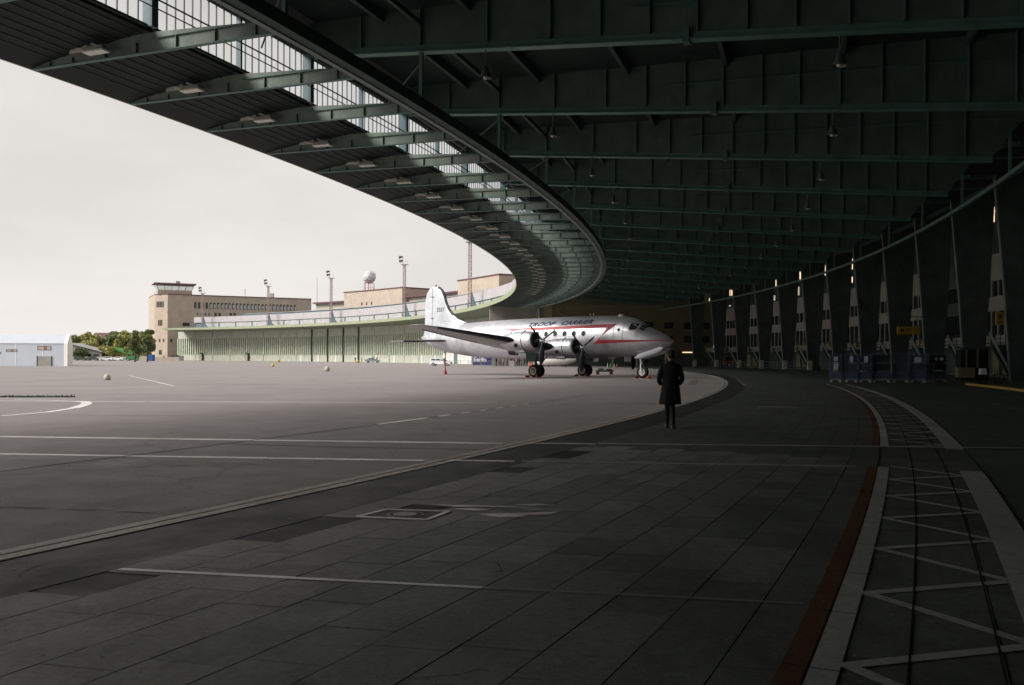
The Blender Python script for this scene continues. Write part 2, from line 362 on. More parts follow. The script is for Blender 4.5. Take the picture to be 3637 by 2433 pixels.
def line(pts, wd, z=.0165, m='line_white', name='painted_line', breaks=None):
    mb = MB()
    for a, b in zip(pts[:-1], pts[1:]):
        a, b = Vector(a), Vector(b); d = (b-a).normalized(); s_ = Vector((-d.y, d.x))*wd/2
        n = max(1, int((b-a).length/1.2))
        for k in range(n):
            p, q = a+(b-a)*k/n, a+(b-a)*(k+1)/n
            j = random.uniform(.93, 1.07)
            mb.quad((p.x-s_.x*j, p.y-s_.y*j, z), (q.x-s_.x*j, q.y-s_.y*j, z), (q.x+s_.x*j, q.y+s_.y*j, z), (p.x+s_.x*j, p.y+s_.y*j, z))
    return struct(mb, name, m)
line([(-34, 19.6), (-10.05, 17.72), (-.17, 16.76)], .24, .004); line([(.25, 16.73), (1.55, 16.65)], .2, .0145); line([(1.6, 16.65), (6.37, 16.36), (13, 15.9)], .17, .019, 'line_pale')
line([(-34, 16.4), (-8.27, 14.6), (-1.35, 13.93)], .17, .004); line([(-1.0, 13.9), (.05, 13.79)], .15, .0145); line([(.15, 13.78), (.73, 13.72), (5.09, 13.31)], .11, .019, 'line_pale')
line([(-2.91, 6.70), (-.2, 6.21)], .06, .0155, 'line_white'); line([(-.2, 6.21), (1.89, 5.84)], .045, .0155, 'line_worn')
line([(-60, 33.2), (-14.6, 31.5), (1.2, 31.75), (12.5, 31.9)], .22, .006)
for a, b in [((-5.4, 9.52), (-4.87, 9.45)), ((-4.73, 9.43), (-4.33, 9.33)), ((-4.05, 9.28), (-3.63, 9.19)), ((-3.52, 9.16), (-3.35, 9.14))]: line([a, b], .05, .006, 'line_worn')
for f0, f1 in [(-22.2, -21.64), (-21.49, -21.33), (-21.17, -21.03), (-20.88, -20.76), (-20.58, -20.44), (-20.3, -20.16), (-20.0, -19.9)]:
    struct(MB().sheet(260.45, 260.6, f0, f1, .006, 3), 'painted_dash', 'line_white')
struct(MB().sheet(260.50, 260.55, -60, -18, .005, 60), 'tar_seam', 'joint_dark', recentre=False)
line([(-5.1, 16.4), (-2.8, 15.9), (3.5, 15.1)], .05, .005, 'joint_dark', 'tar_seam')
line([(-70, 60), (-20, 52), (20, 47.5)], .05, .005, 'joint_dark', 'tar_seam'); line([(-90, 92), (-20, 84), (5, 82)], .07, .005, 'joint_dark', 'tar_seam')
line([(-30, 24.8), (-12, 24.2), (4, 23.6)], .035, .005, 'joint_dark', 'tar_seam')
line([(-26, 37.6), (-10, 37.1)], .04, .005, 'joint_dark', 'tar_seam')
# small faded letters / ticks on the apron
for a, b, wd in [((-3.0, 35.0), (.1, 34.3), .12), ((-6, 35.9), (-4.9, 36.), .22), ((-1.6, 33.2), (-.5, 33.1), .25), ((-.2, 33.0), (.6, 32.8), .22), ((-1.5, 30.7), (1.3, 30.4), .12), ((.3, 30.3), (1.2, 30.2), .2), ((-.6, 32.2), (.9, 32.1), .12)]: line([a, b], wd, .006, 'line_pale')
line([(-11, 25.9), (-3, 25.3)], .22, .0055, 'line_worn'); line([(-3.6, 21.9), (-1.9, 21.7)], .2, .0055, 'line_worn')
# wide arc and thin wedge at left
arc = [(-20, 22.9), (-13.49, 23.74), (-13.11, 25.38), (-13.36, 27.5), (-13.83, 29.07), (-14.24, 30.21), (-14.79, 31.2), (-15.4, 31.6), (-18.2, 32.9)]
line(arc[:4], .2, .006); line(arc[3:8], .34, .0062); line(arc[7:], .15, .006)
line([(-31, 73), (-18.1, 48.2), (-20.1, 44.0), (-27, 39.5)], .13, .006, 'line_pale')
# red and white kerb paint, zigzag, wide band (broken where the two straight lines cross)
for f0, f1 in [(-60, -25.9), (-25.9, -23.10), (-22.40, -13.4)]:
    n_ = 60
    for R_a, R_b, m_, z_ in [(271.425, 271.552, 'line_red', .0175), (271.568, 271.712, 'line_pale', .0178), (272.64, 272.94, 'line_pale', .0175)]:
        struct(MB().sheet(R_a, R_b, f0, f1, z_, n_), 'painted_strip', m_, recentre=False)
struct(MB().sheet(271.552, 271.568, -27, -14, .017, 60), 'slab_joint', 'joint_dark')
zz = MB(); f = -25.75; tgl = 0
def strp(a, b, wd):
    d = (b-a).normalized(); s_ = Vector((-d.y, d.x, 0))*wd/2; zz.quad(a-s_, b-s_, b+s_, a+s_)
while f < -14.2:
    if not (-23.15 < f < -22.45):
        strp(pp(271.71, f, .0172), pp(272.64, f+.17, .0172), .09); strp(pp(272.64, f+.18, .0174), pp(271.71, f+.345, .0174), .09)
    f += .335
struct(zz, 'zigzag_marking', 'line_pale')
for r in (272.03, 272.47): struct(MB().sheet(r-.006, r+.006, -26.5, -14, .0186, 60), 'slab_joint', 'joint_dark')
for f in [-25.1+.24*k for k in range(30)]:
    if not (-23.1 < f < -22.4): struct(MB().sheet(271.43, 271.71, f-.0012, f+.0012, .0188, 1), 'slab_joint', 'joint_dark')
# manhole with painted frame and scuffed arrow
mh = empty('manhole_cover', (-1.07, 9.07, 0), world=True); mh['kind'] = 'structure'
fr = [(-1.53, 8.92), (-1.30, 9.36), (-.64, 9.26), (-.82, 8.78)]
for i in range(4):
    a, b = Vector(fr[i]), Vector(fr[(i+1) % 4]); MB().beam((a.x, a.y, .018), (b.x, b.y, .018), .05, .006).build('painted_edge', 'line_white', mh)
MB().loft([[(x*.9-.107, y*.9+.907, .013) for x, y in fr], [(x*.9-.107, y*.9+.907, .017) for x, y in fr]]).build('frame', 'band_asphalt', mh)
MB().tube((-1.07, 9.07, .015), (-1.07, 9.07, .020), .19, .19, 32).build('lid', 'line_worn', mh)
MB().tube((-1.07, 9.07, .018), (-1.07, 9.07, .0215), .16, .16, 32).build('lid_recess', 'band_asphalt', mh)
MB().tube((-1.07, 9.07, .019), (-1.07, 9.07, .023), .12, .12, 32).build('lid_centre', 'line_pale', mh)
ar = MB()
for q in [[(-.84, 9.66), (-.5, 9.66), (-.10, 9.62), (.42, 9.45), (.05, 9.52), (-.3, 9.56), (-.6, 9.55)],
          [(-.62, 9.42), (-.38, 9.30), (-.22, 9.36), (-.4, 9.46)], [(-.35, 9.12), (-.12, 8.92), (.18, 8.98), (-.02, 9.16)],
          [(.02, 9.70), (.3, 9.76), (.5, 9.68), (.2, 9.64)], [(.0, 9.16), (.5, 9.28), (.4, 9.1), (.1, 9.05)], [(.1, 9.4), (.72, 9.34), (.7, 9.37), (.1, 9.44)]]:
    ar.quad(*[(x, y, .0175) for x, y in q])
struct(ar, 'worn_marking', 'line_white')
struct(MB().quad((1.36, 11.22, .0175), (1.5, 11.2, .0175), (1.94, 11.9, .0175), (1.78, 11.92, .0175)), 'worn_marking', 'line_worn')
line([(8.11, 29.73), (9.42, 29.61)], .3, .0175, 'line_pale')
for k, (a, b) in enumerate([((18.95, 37.18), (18.33, 35.33)), ((17.73, 33.35), (17.13, 31.57)), ((16.4, 29.71), (15.96, 28.29))]): line([a, b], .1, .0175, 'line_worn')
line([(17.8, 50.3), (21.66, 45.78), (23.54, 41.39)], .1, .0175, 'line_worn'); line([(12.21, 44.94), (15.03, 40.65), (17.2, 36.4)], .1, .0175, 'line_worn')
line([(21.1, 111), (18.8, 85.5)], .3, .0175, 'line_worn'); line([(25.9, 104), (26.0, 91)], .3, .0175, 'line_worn'); line([(18.2, 73), (13.7, 52.9)], .16, .0175, 'line_worn')
line([(14.0, 68.6), (10.8, 54.5)], .5, .0055, 'line_worn'); line([(9.5, 53.5), (12.8, 52.9)], .1, .0055, 'line_pale')
kb = MB().sector(280.15, 280.5, -20, -13.0, 0, .13, 20); struct(kb, 'kerb', 'yellow_paint')
weed = MB()
for i in range(420):
    t = random.random(); x = -19.6+2.7*t; y = 34.5+.35*t+random.gauss(0, .10); h = random.uniform(.02, .075)*(1 if random.random() < .8 else 1.6); a = random.random()*6.3; c, s_ = math.cos(a)*.03, math.sin(a)*.03
    weed.quad((x-c, y-s_, 0), (x+c, y+s_, 0), (x+c*.3+random.gauss(0, .02), y, h))
tag(weed.build('weeds', 'weeds', kind='stuff'), 'low dark green weeds in a crack of the apron at left', 'weeds')

lt = MB(); rn = random.Random(5)
for i in range(520):
    y = 3.6+26*rn.random()**1.7; x = y*rn.uniform(-.62, .45); p = Vector((x, y, .0205)); R = math.hypot(x-CX, y-CY)
    if R < 265.2: p.z = .006
    elif R < 266.6: p.z = .0135
    elif R > 272.6: continue
    s_ = rn.uniform(.006, .018)*(1+y*.03); a = rn.random()*6.3
    lt.quad(*[p+Vector((math.cos(a+t)*s_*k, math.sin(a+t)*s_*k, rn.uniform(0, .006))) for t, k in ((0, 1.3), (1.5, .7), (3.1, 1.2), (4.6, .6))])
tag(lt.build('fallen_leaves', 'litter', kind='stuff', recentre=False), 'small pale dry leaves and grit scattered over the paving', 'leaves')
ck = MB()
for i in range(26):                 # dark cracks and scuffs
    y = 4+12*rn.random(); p = Vector((y*rn.uniform(-.6, .35), y, 0)); R = math.hypot(p.x-CX, p.y-CY)
    if R > 271: continue
    z = .0045 if R < 265.2 else (.0125 if R < 266.6 else .0195); a = rn.random()*3.1
    for k in range(rn.randint(3, 7)):
        a += rn.gauss(0, .6); q = p+Vector((math.cos(a), math.sin(a), 0))*rn.uniform(.03, .12); n_ = Vector((-math.sin(a), math.cos(a), 0))*rn.uniform(.003, .009)
        ck.quad(*[Vector((v.x, v.y, z)) for v in (p-n_, q-n_*.6, q+n_*.6, p+n_)]); p = q
struct(ck, 'crack', 'joint_dark')
# ================================================================== CANOPY (open hall roof)
PH = [-27.8, -25.7, -23.55, -21.4, -19.35, -17.25, -15.1, -13.0, -10.85, -8.77, -6.75, -4.72, -2.72, -.68, 1.3, 3.35, 5.35, 7.35, 9.5, 11.6]
PH = [-42.7, -40.6, -38.4, -36.3, -34.2, -32.1, -29.95]+PH
can = empty('canopy_roof', pp(265, -5), world=True)
tag(can, 'huge dark green steel hangar canopy curving overhead, with glazed clerestory', 'canopy roof')
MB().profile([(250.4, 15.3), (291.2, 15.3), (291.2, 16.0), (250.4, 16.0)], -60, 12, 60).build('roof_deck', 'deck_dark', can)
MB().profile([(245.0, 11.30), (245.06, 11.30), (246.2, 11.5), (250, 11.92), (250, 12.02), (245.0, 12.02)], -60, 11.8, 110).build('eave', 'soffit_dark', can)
MB().profile([(244.90, 11.28), (244.98, 11.28), (244.98, 12.06), (244.90, 12.06)], -60, 11.8, 110).build('fascia', 'fascia_green', can)
bt = MB()
for k in range(1, 10):
    r = 245.6+k*.46; zs = 11.5+(r-246.2)*.1105
    bt.profile([(r-.012, zs-.03), (r+.012, zs-.03), (r+.012, zs+.05), (r-.012, zs+.05)], -27, 11.8, 90)
bt.build('eave_batten', 'batten_green', can)['kind'] = 'stuff'
MB().profile([(249.9, 14.1), (250.3, 14.1), (250.3, 16.4), (249.9, 16.4)], -60, 12, 70).build('parapet', 'pale_band', can)
MB().profile([(249.92, 12.02), (250.12, 12.02), (250.12, 12.10), (249.92, 12.10)], -60, 12, 70).build('sill', 'steel_dark', can)
MB().profile([(249.88, 14.0), (250.14, 14.0), (250.14, 14.1), (249.88, 14.1)], -60, 12, 70).build('head_rail', 'steel_dark', can)
MB().profile([(250.2, 12.95), (250.24, 12.95), (250.24, 12.99), (250.2, 12.99)], -28, 12, 70).build('handrail', 'steel_dark', can)
MB().profile([(250.5, 12.5), (250.53, 12.5), (250.53, 12.53), (250.5, 12.53)], -28, 12, 70).build('handrail', 'steel_dark', can)
# track beam under the roof (inner line) and rear beam
MB().profile([(254.92, 11.16), (255.12, 11.16), (255.12, 11.38), (254.92, 11.38)], -60, 11.9, 120).build('track_beam', 'steel_grey', can)
MB().profile([(255.12, 11.20), (255.5, 11.20), (255.5, 11.62), (255.12, 11.62)], -60, 11.9, 120).build('track_housing', 'steel_dark', can)
MB().profile([(279.85, 11.14), (280.05, 11.14), (280.05, 11.36), (279.85, 11.36)], -60, 11.9, 120).build('rear_beam', 'steel_green', can)
# purlins
for r in (253.5, 257.2, 261.5, 266, 271, 276, 281, 286): MB().profile([(r-.09, 14.9), (r+.09, 14.9), (r+.09, 15.3), (r-.09, 15.3)], -45, 11.9, 60).build('purlin', 'steel_dark', can)
MB().profile([(255.1, 14.55), (255.25, 14.55), (255.25, 14.75), (255.1, 14.75)], -45, 11.9, 60).build('purlin', 'steel_dark', can)
# main girder template (x = R-250, y tangential)
def zb(R): return 13.72-.066*(R-252)
gw = MB().loft([[(x, s_*.02, z) for x, z in ((.4, zb(250.4)+.13), (29, zb(279)+.13), (30.4, 13.9), (32.5, 14.9), (36.6, 14.95), (36.6, 15.25), (.4, 15.25))] for s_ in (-1, 1)])
g_web = gw.data('main_girder'); g_web.materials.append(M['steel_web'])
fl = MB(); fl.loft([[(.3, y, zb(250.3)+dz) for y, dz in ((-.2, 0), (.2, 0), (.2, .05), (-.2, .05))], [(29.1, y, zb(279.1)+dz) for y, dz in ((-.2, 0), (.2, 0), (.2, .05), (-.2, .05))]])
fl.loft([[(.3, y, zb(250.3)+dz) for y, dz in ((-.045, .05), (.045, .05), (.045, .30), (-.045, .30))], [(29.1, y, zb(279.1)+dz) for y, dz in ((-.045, .05), (.045, .05), (.045, .30), (-.045, .30))]])
g_fl = fl.data('bottom_flange'); g_fl.materials.append(M['steel_flange'])
st = MB()
for r in (252.6, 255.2, 258, 260.5, 262.4, 264.2, 265.9, 267.6, 269.2, 270.9, 272.6, 274.3, 276, 277.8, 279.6, 281.4, 283.2, 285): st.box(r-250-.03, r-250+.03, -.17, .17, (zb(r)+.31 if r < 279.2 else 14.95), 15.24)
st.box(13.5, 36, -.10, .10, 14.2, 14.24)
g_st = st.data('stiffener'); g_st.materials.append(M['steel_green'])
hg = MB().box(5.13, 5.27, -.07, .07, 11.38, zb(255.2)); g_hg = hg.data('hanger'); g_hg.materials.append(M['steel_green'])
rh = MB().box(29.88, 30.02, -.05, .05, 11.36, 13.4); g_rh = rh.data('hanger'); g_rh.materials.append(M['steel_green'])
br = MB(); br.beam((5.3, .3, 13.5), (1.2, 4.2, 12.6), .05, .05); br.beam((9.0, -.1, zb(259)), (7.2, 2.6, 14.7), .05, .05); g_br = br.data('brace'); g_br.materials.append(M['steel_dark'])
js = MB().box(15.4, 15.62, -.23, .23, zb(265.5)-.08, zb(265.5)+.4); g_js = js.data('joint_plate'); g_js.materials.append(M['steel_green'])
# column template, local origin at R=286
cb = MB().loft([[(x, y, z) for x, z in ((.06, 0), (1.35, 0), (1.95, 7), (2.3, 15.1), (-1.1, 15.1), (-.42, 7.0))] for y in (-.22, .22)]); c_body = cb.data('column'); c_body.materials.append(M['column_dark'])
cf = MB().loft([[(x0-.05, y0, z) for y0 in (-.17, .17)]+[(x0, .17, z), (x0, -.17, z)] for x0, z in ((.05, 0), (-.43, 7.0), (-1.11, 15.1))]); c_fl = cf.data('column_flange'); c_fl.materials.append(M['steel_grey'])
cw = MB().box(-.06, .55, -.26, .26, 0, 1.35); c_wh = cw.data('column_foot'); c_wh.materials.append(M['white_paint'])
# canopy girder template, origin R=245
cg = MB().loft([[(x, y, z) for x, z in ((.1, 11.28), (10.0, 11.22), (10.0, 11.62), (5.4, 11.86), (3.2, 11.84), (1.6, 11.68), (.1, 11.44))] for y in (-.012, .012)]); cg_w = cg.data('canopy_girder'); cg_w.materials.append(M['steel_grey'])
cgf = MB(); cgf.box(.1, 9.95, -.09, .09, 11.215, 11.24); cgf.box(5.2, 9.95, -.07, .07, 11.64, 11.66)
for x in (.9, 1.9, 3.3, 4.6, 6.2, 7.7, 9.2): cgf.box(x-.012, x+.012, -.085, .085, 11.25, 11.35+.05*x if x < 5 else 11.62)
cg_f = cgf.data('girder_flange'); cg_f.materials.append(M['steel_green'])
def mk(name, me, parent): o = bpy.data.objects.new(name, me); COL.objects.link(o); o.parent = parent; return o
for f in PH:
    o = polar_child(mk('main_girder', g_web, can), can, 250, f)
    for nm, me in (('bottom_flange', g_fl), ('stiffener', g_st), ('hanger', g_hg), ('hanger', g_rh), ('brace', g_br), ('joint_plate', g_js)): mk(nm, me, o)
    if f > -14.5:
        c_ = polar_child(mk('column', c_body, can), can, 286, f); mk('column_flange', c_fl, c_)
        if f > -3.5: mk('column_foot', c_wh, c_)
    po = MB().box(-.08, .3, -.13, .13, 12.02, 15.2); me = po.data('clerestory_post'); me.materials.append(M['steel_blue']); polar_child(mk('clerestory_post', me, can), can, 250, f)
CG = []
for a, b in zip(PH[5:-1], PH[6:]): CG += [a, (a+b)/2]
CG.append(PH[-1])
for f in CG:
    o = polar_child(mk('canopy_girder', cg_w, can), can, 245, f); mk('girder_flange', cg_f, o)
    me = MB().box(-.04, .16, -.05, .05, 12.02, 14.05).data('clerestory_post'); me.materials.append(M['steel_blue'])
    polar_child(mk('clerestory_post', me, can), can, 250, f)
# clerestory panes and bars
pm = MB().box(-.008, .008, -.19, .19, 12.10, 14.0).data('pane'); pm.materials.append(M['dusty_glass'])
bm_ = MB().box(-.02, .02, -.02, .02, 12.10, 14.0).data('glazing_bar'); bm_.materials.append(M['steel_blue'])
restp, restb = MB(), MB()
for a, b in zip(CG[:-1], CG[1:]):
    n_ = 11; st_ = (b-a)/n_
    for i in range(n_):
        f = a+(i+.5)*st_; fb = a+(i+1)*st_
        if -22.6 < f < -9.5:
            polar_child(mk('pane', pm, can), can, 250.02, f)
            if i < n_-1: polar_child(mk('glazing_bar', bm_, can), can, 250.02, fb)
        else:
            restp.loft([[pp(r, f_, z) for r, z in ((250.01, 12.1), (250.03, 12.1), (250.03, 14.), (250.01, 14.))] for f_ in (f-st_*.46, f+st_*.46)])
            q = pp(250.02, fb); restb.beam((q.x, q.y, 12.1), (q.x, q.y, 14.0), .06, .06)
restp.build('pane', 'dusty_glass', can)['kind'] = 'stuff'; restb.build('glazing_bar', 'steel_blue', can)['kind'] = 'stuff'

# floodlights clipped to the canopy girders
def make_flood():
    t = empty('floodlight')
    MB().loft([[(-.62, y, -.02), (.2, y, -.02), (.05, y, .44), (-.12, y, .36), (-.30, y, .38), (-.46, y, .46)] for y in (-.27, -.24)]).build('bracket', 'fixture', t)
    MB().beam((-.02, -.26, .34), (1.05, -.34, -.10), .05, .07).beam((-.2, -.27, .1), (.4, -.5, -.12), .04, .05).build('arm', 'fixture', t)
    MB().loft([[(.25, -.62, -.16), (1.15, -.62, -.16), (1.15, -.25, -.16), (.25, -.25, -.16)], [(.4, -.55, .0), (1.05, -.55, .0), (1.05, -.32, .0), (.4, -.32, .0)]]).build('housing', 'fixture', t)
    MB().box(.28, 1.12, -.6, -.27, -.2, -.162).build('lens', 'fixture_glass', t)
    return t
fl0 = make_flood()
vis = [f for f in CG if -21.8 < f < 5]
for i, f in enumerate(vis):
    o = fl0 if i == 0 else copy_tree(fl0)
    o.location = pp(247.6, f, 11.5); o.rotation_euler = (0, 0, R_(f))
    tag(o, 'pale floodlight bracket on the %s curved canopy rib from the left' % ordw(i), 'floodlight', 'floodlights on the canopy ribs')
def make_bell():
    t = empty('pendant_lamp')
    MB().tube((0, 0, .32), (0, 0, .95), .025, .025, 6).build('rod', 'lamp_shade', t)
    prof = [(.05, .34), (.10, .30), (.12, .16), (.2, .0), (.24, -.12)]
    MB().loft([[(r*math.cos(2*math.pi*k/16), r*math.sin(2*math.pi*k/16), z) for k in range(16)] for r, z in prof], cap1=False).build('lamp_shade', 'lamp_shade', t, True)
    MB().sphere((0, 0, -.06), .11, 10, 6).build('bulb', 'fixture_glass', t, True)
    return t
b0 = make_bell(); first = True
for i, f in enumerate([p for p in PH if -20 < p < 6]):
    for r, wh in ((257.9, 'outer'), (270.6, 'inner')):
        o = b0 if first else copy_tree(b0); first = False
        o.location = pp(r, f, zb(r)-.95); o.rotation_euler = (0, 0, R_(f))
        tag(o, 'small bell-shaped lamp under the %s roof girder from the front, %s row' % (ordw(i), wh), 'pendant lamp', 'bell lamps under the roof girders')

# ================================================================== TERMINAL FACADE (right, under the canopy)
ter = empty('terminal_building', pp(292, -3), world=True)
tag(ter, 'dark terminal building behind the columns, with pale spandrel panels and stair balconies', 'building')
MB().profile([(291.3, 0), (293, 0), (293, 15.3), (291.3, 15.3)], -60, 12.0, 80).build('wall', 'facade_dark', ter)
bay_ang = 2.06
T = {}
def tmpl(name, mb, m):
    me = mb.data(name); me.materials.append(M[m]); T[name] = me; return me
HW = 4.7
tmpl('lower_panel', MB().box(-.28, .0, -HW, HW, 6.07, 7.40), 'facade_panel')
tmpl('upper_panel', MB().box(-.28, .0, -HW, HW, 8.86, 11.32), 'facade_panel')
m_ = MB()
for k in range(7): y = -HW+.1+k*(2*HW-.2)/6; m_.box(-.22, -.12, y-.05, y+.05, 7.4, 8.86)
tmpl('window_mullion', m_, 'white_paint')
m_ = MB()
for k in range(7): y = -HW+.1+k*(2*HW-.2)/6; m_.box(-.22, -.12, y-.055, y+.055, 3.3, 6.07)
tmpl('door_mullion', m_, 'white_paint')
tmpl('window', MB().box(-.1, -.06, -HW, HW, 7.4, 8.86), 'window_dark')
tmpl('glazed_front', MB().box(-.1, -.06, -HW, HW, 3.3, 6.07), 'window_dark')
m_ = MB()
for k in range(12): y = -HW+.4+k*(2*HW-.8)/11; m_.box(-.2, -.12, y-.05, y+.05, 11.4, 14.2)
tmpl('upper_glazing_bar', m_, 'steel_green')
m_ = MB().box(-3.0, -.3, -HW, HW, 2.75, 2.95); tmpl('balcony', m_, 'facade_panel')
m_ = MB().box(-3.03, -2.98, -HW, HW, 3.05, 3.65); tmpl('balcony_panel', m_, 'facade_panel')
m_ = MB(); m_.beam((-3.05, -HW, 3.82), (-3.05, HW, 3.82), .05, .05)
for k in range(9): y = -HW+k*2*HW/8; m_.beam((-3.07, y, 2.8), (-3.07, y, 3.82), .05, .05)
m_.beam((-3.06, -HW, 3.35), (-3.06, HW, 3.35), .04, .04); tmpl('railing', m_, 'steel_dark')
m_ = MB()
for k in range(14): m_.box(-4.9, -3.1, -HW+.6+k*.32, -HW+.92+k*.32, .0+k*.2, .2+k*.2)
tmpl('stair', m_, 'steel_dark')
m_ = MB(); m_.beam((-4.95, -HW+.6, .75), (-4.95, -HW+5., 3.75), .06, .35); tmpl('stair_rail', m_, 'steel_grey')
m_ = MB().box(-.3, .0, -1.6, .1, .3, 2.3).box(-.3, .0, 1.0, 2.4, .3, 2.3); tmpl('base_door', m_, 'pier_yellow')
bays = list(zip(PH[:-1], PH[1:]))
for bi, (a, b) in enumerate(bays):
    f = (a+b)/2
    if f < -17: continue
    dim = -6.8 < f < -4.6
    for nm, me in T.items():
        if dim and nm in ('lower_panel', 'upper_panel', 'window_mullion', 'door_mullion'): continue
        if nm == 'base_door' and bi % 2: continue
        polar_child(mk(nm, me, ter), ter, 291.3, f)
# lit slot windows high on the wall
lw = MB().box(-.05, 0, -.17, .17, 0, 1.75).data('lit_window'); lw.materials.append(M['lit_window'])
lw2 = MB().box(-.05, 0, -.10, .10, 0, 1.3).data('lit_window'); lw2.materials.append(M['lit_window'])
lw3 = MB().box(-.05, 0, -.45, .45, 0, 1.9).data('lit_window'); lw3.materials.append(M['lit_dim'])
def slot(u_deg, z, me, s=1.):
    o = polar_child(mk('lit_window', me, ter), ter, 290.2, u_deg, z); o.scale = (1, 1, s)
def phis(u, R=290.):           # azimuth angle on the wall for a measured bearing
    k = u; a = k*k+1; b = -2*(k*CX+CY); c = CX*CX+CY*CY-R*R; t = (-b+math.sqrt(b*b-4*a*c))/2/a
    return math.degrees(math.atan2(t-CY, k*t-CX))
for f, z, me, s, dx in [(-10.85, 13.95, lw, 1.0, 0), (-8.77, 13.1, lw, .42, 0), (-8.77, 15.0, lw2, .25, 0), (-2.72, 13.7, lw2, 1.1, 0), (-.68, 13.8, lw, .85, 0), (1.3, 13.7, lw, .9, 0), (3.35, 13.5, lw2, 1.0, 0), (7.35, 13.5, lw, .85, 0), (7.35, 13.5, lw2, .95, .002), (9.5, 13.0, lw2, .5, 0),
                    (1.3, 11.6, lw3, .7, .002), (3.35, 11.4, lw3, .45, .002), (7.35, 11.5, lw3, .12, .002), (-2.72, 11.9, lw2, .6, 0)]:
    q = pp(285.0, f); slot(phis(q.x/q.y-.0048*65/q.y-dx), z, me, s)
# end wall where the open hall stops
ew = empty('end_wall', pp(268, 12.2), world=True)
tag(ew, 'end wall of the open hall behind the aircraft, grey then olive plaster', 'wall')
def radial_wall(r0, r1, phi, z0, z1, th, nm, m, par): 
    return MB().loft([[pp(r, phi, z)+Vector((math.sin(R_(phi)), -math.cos(R_(phi)), 0))*t for r, z in ((r0, z0), (r1, z0), (r1, z1), (r0, z1))] for t in (0, -th)]).build(nm, m, par)
radial_wall(245.6, 256.3, 12.1, 0, 11.9, .4, 'plaster_wall', 'plaster_grey', ew)
radial_wall(256.3, 257.8, 12.1, 0, 15.3, .6, 'pier', 'pier_yellow', ew).location += Vector((.03, -.12, 0))
radial_wall(257.8, 291.3, 12.1, 2.9, 15.3, .4, 'plaster_wall', 'plaster_olive', ew)
radial_wall(257.8, 291.3, 12.1, 0, 2.9, .2, 'shop_front', 'facade_dark', ew)
for r in (262, 267, 272, 276.6, 280.8, 285, 288.5):
    for z in (4.8, 7.5): radial_wall(r, r+1.9, 12.1, z, z+1.25, -.04, 'window', 'window_dark', ew); radial_wall(r+.9, r+1.0, 12.1, z, z+1.25, -.07, 'window_mullion', 'steel_dark', ew)
radial_wall(284.7, 286.8, 12.1, 2.72, 2.9, -.08, 'lit_strip', 'lit_window', ew)
for r in (259, 264, 270, 275, 281): radial_wall(r, r+.25, 12.1, 0, 2.8, -.1, 'shop_pillar', 'white_paint', ew)
for r, rr in ((260.5, 262), (266, 267.2), (272.5, 274)): radial_wall(r, rr, 12.1, .9, 1.9, -.05, 'poster', 'paper', ew)

# ================================================================== CLOSED HANGARS (left arc)
han = empty('hangar_building', pp(255, 38), world=True)
tag(han, 'long curving hangar range with green sliding doors and pale upper band', 'hangar')
F0, F1 = 11.8, 62.4
MB().profile([(244.9, 11.28), (244.98, 11.28), (244.98, 12.06), (244.9, 12.06)], F0, F1, 100).build('fascia', 'fascia_green', han)
MB().profile([(244.98, 11.35), (254.9, 10.98), (254.9, 12.04), (244.98, 12.04)], F0, F1, 90).build('eave', 'eave_green', han)
MB().profile([(245.4, 12.04), (249.8, 12.04), (249.8, 12.12), (245.4, 12.12)], F0, F1, 90).build('eave_roof', 'steel_blue', han)
MB().profile([(249.9, 14.1), (250.4, 14.1), (251.2, 16.15), (250.0, 16.15)], F0+.2, F1-2.6, 90).build('upper_band', 'pale_band', han)
MB().profile([(249.86, 13.96), (250.2, 13.96), (250.2, 14.1), (249.86, 14.1)], F0+.2, F1-2.6, 90).build('head_rail', 'steel_dark', han)
MB().profile([(250.2, 12.04), (291, 12.04), (291, 15.9), (250.2, 15.9)], F0+.3, F1-2.8, 90).build('roof', 'steel_blue', han)
MB().profile([(253.2, 15.9), (253.6, 15.9), (253.6, 16.9), (253.2, 16.9)], F0+.3, F1-8, 90).build('roof_kerb', 'steel_blue', han)
MB().profile([(253.0, 16.9), (253.7, 16.9), (253.7, 17.05), (253.0, 17.05)], F0+.3, F1-8, 90).build('roof_coping', 'galv', han)
MB().profile([(255.2, 0), (290, 0), (290, 11.9), (255.2, 11.9)], F0+.4, F1+.7, 60).build('hall_body', 'dark_green', han)
hp = [11.95+2.13*k for k in range(25)]
fg = MB().box(0, .06, -4.42, 4.42, 12.12, 13.96).data('clerestory_panel'); fg.materials.append(M['frost_glass'])
fgb = MB(); 
for k in range(1, 12): fgb.box(-.03, 0, -4.42+k*.737-.02, -4.42+k*.737+.02, 12.12, 13.96)
fgb = fgb.data('glazing_bar'); fgb.materials.append(M['pale_band'])
fp = MB().box(-.12, .1, -.2, .2, 12.05, 13.98).data('clerestory_post'); fp.materials.append(M['steel_blue'])
dsol = MB().box(0, .2, -4.62, 4.62, 0, 2.25).data('hangar_door'); dsol.materials.append(M['door_green'])
dhd = MB().box(0, .2, -4.62, 4.62, 8.35, 10.98).data('door_header'); dhd.materials.append(M['door_green'])
dgl = MB().box(.10, .16, -4.62, 4.62, 2.25, 8.35).data('glazing'); dgl.materials.append(M['door_glass'])
dm = MB()
for k in range(9): y = -4.6+k*9.2/8; dm.box(-.14, .1, y-.24, y+.24, 2.25, 8.35)
dm = dm.data('mullion'); dm.materials.append(M['mullion_green'])
dpost = MB().box(-.28, .1, -.16, .16, 0, 10.98).data('door_post'); dpost.materials.append(M['dark_green'])
lowdoor = MB().box(-.12, 0, -.55, .55, 0, 2.15).data('small_door'); lowdoor.materials.append(M['white_paint'])
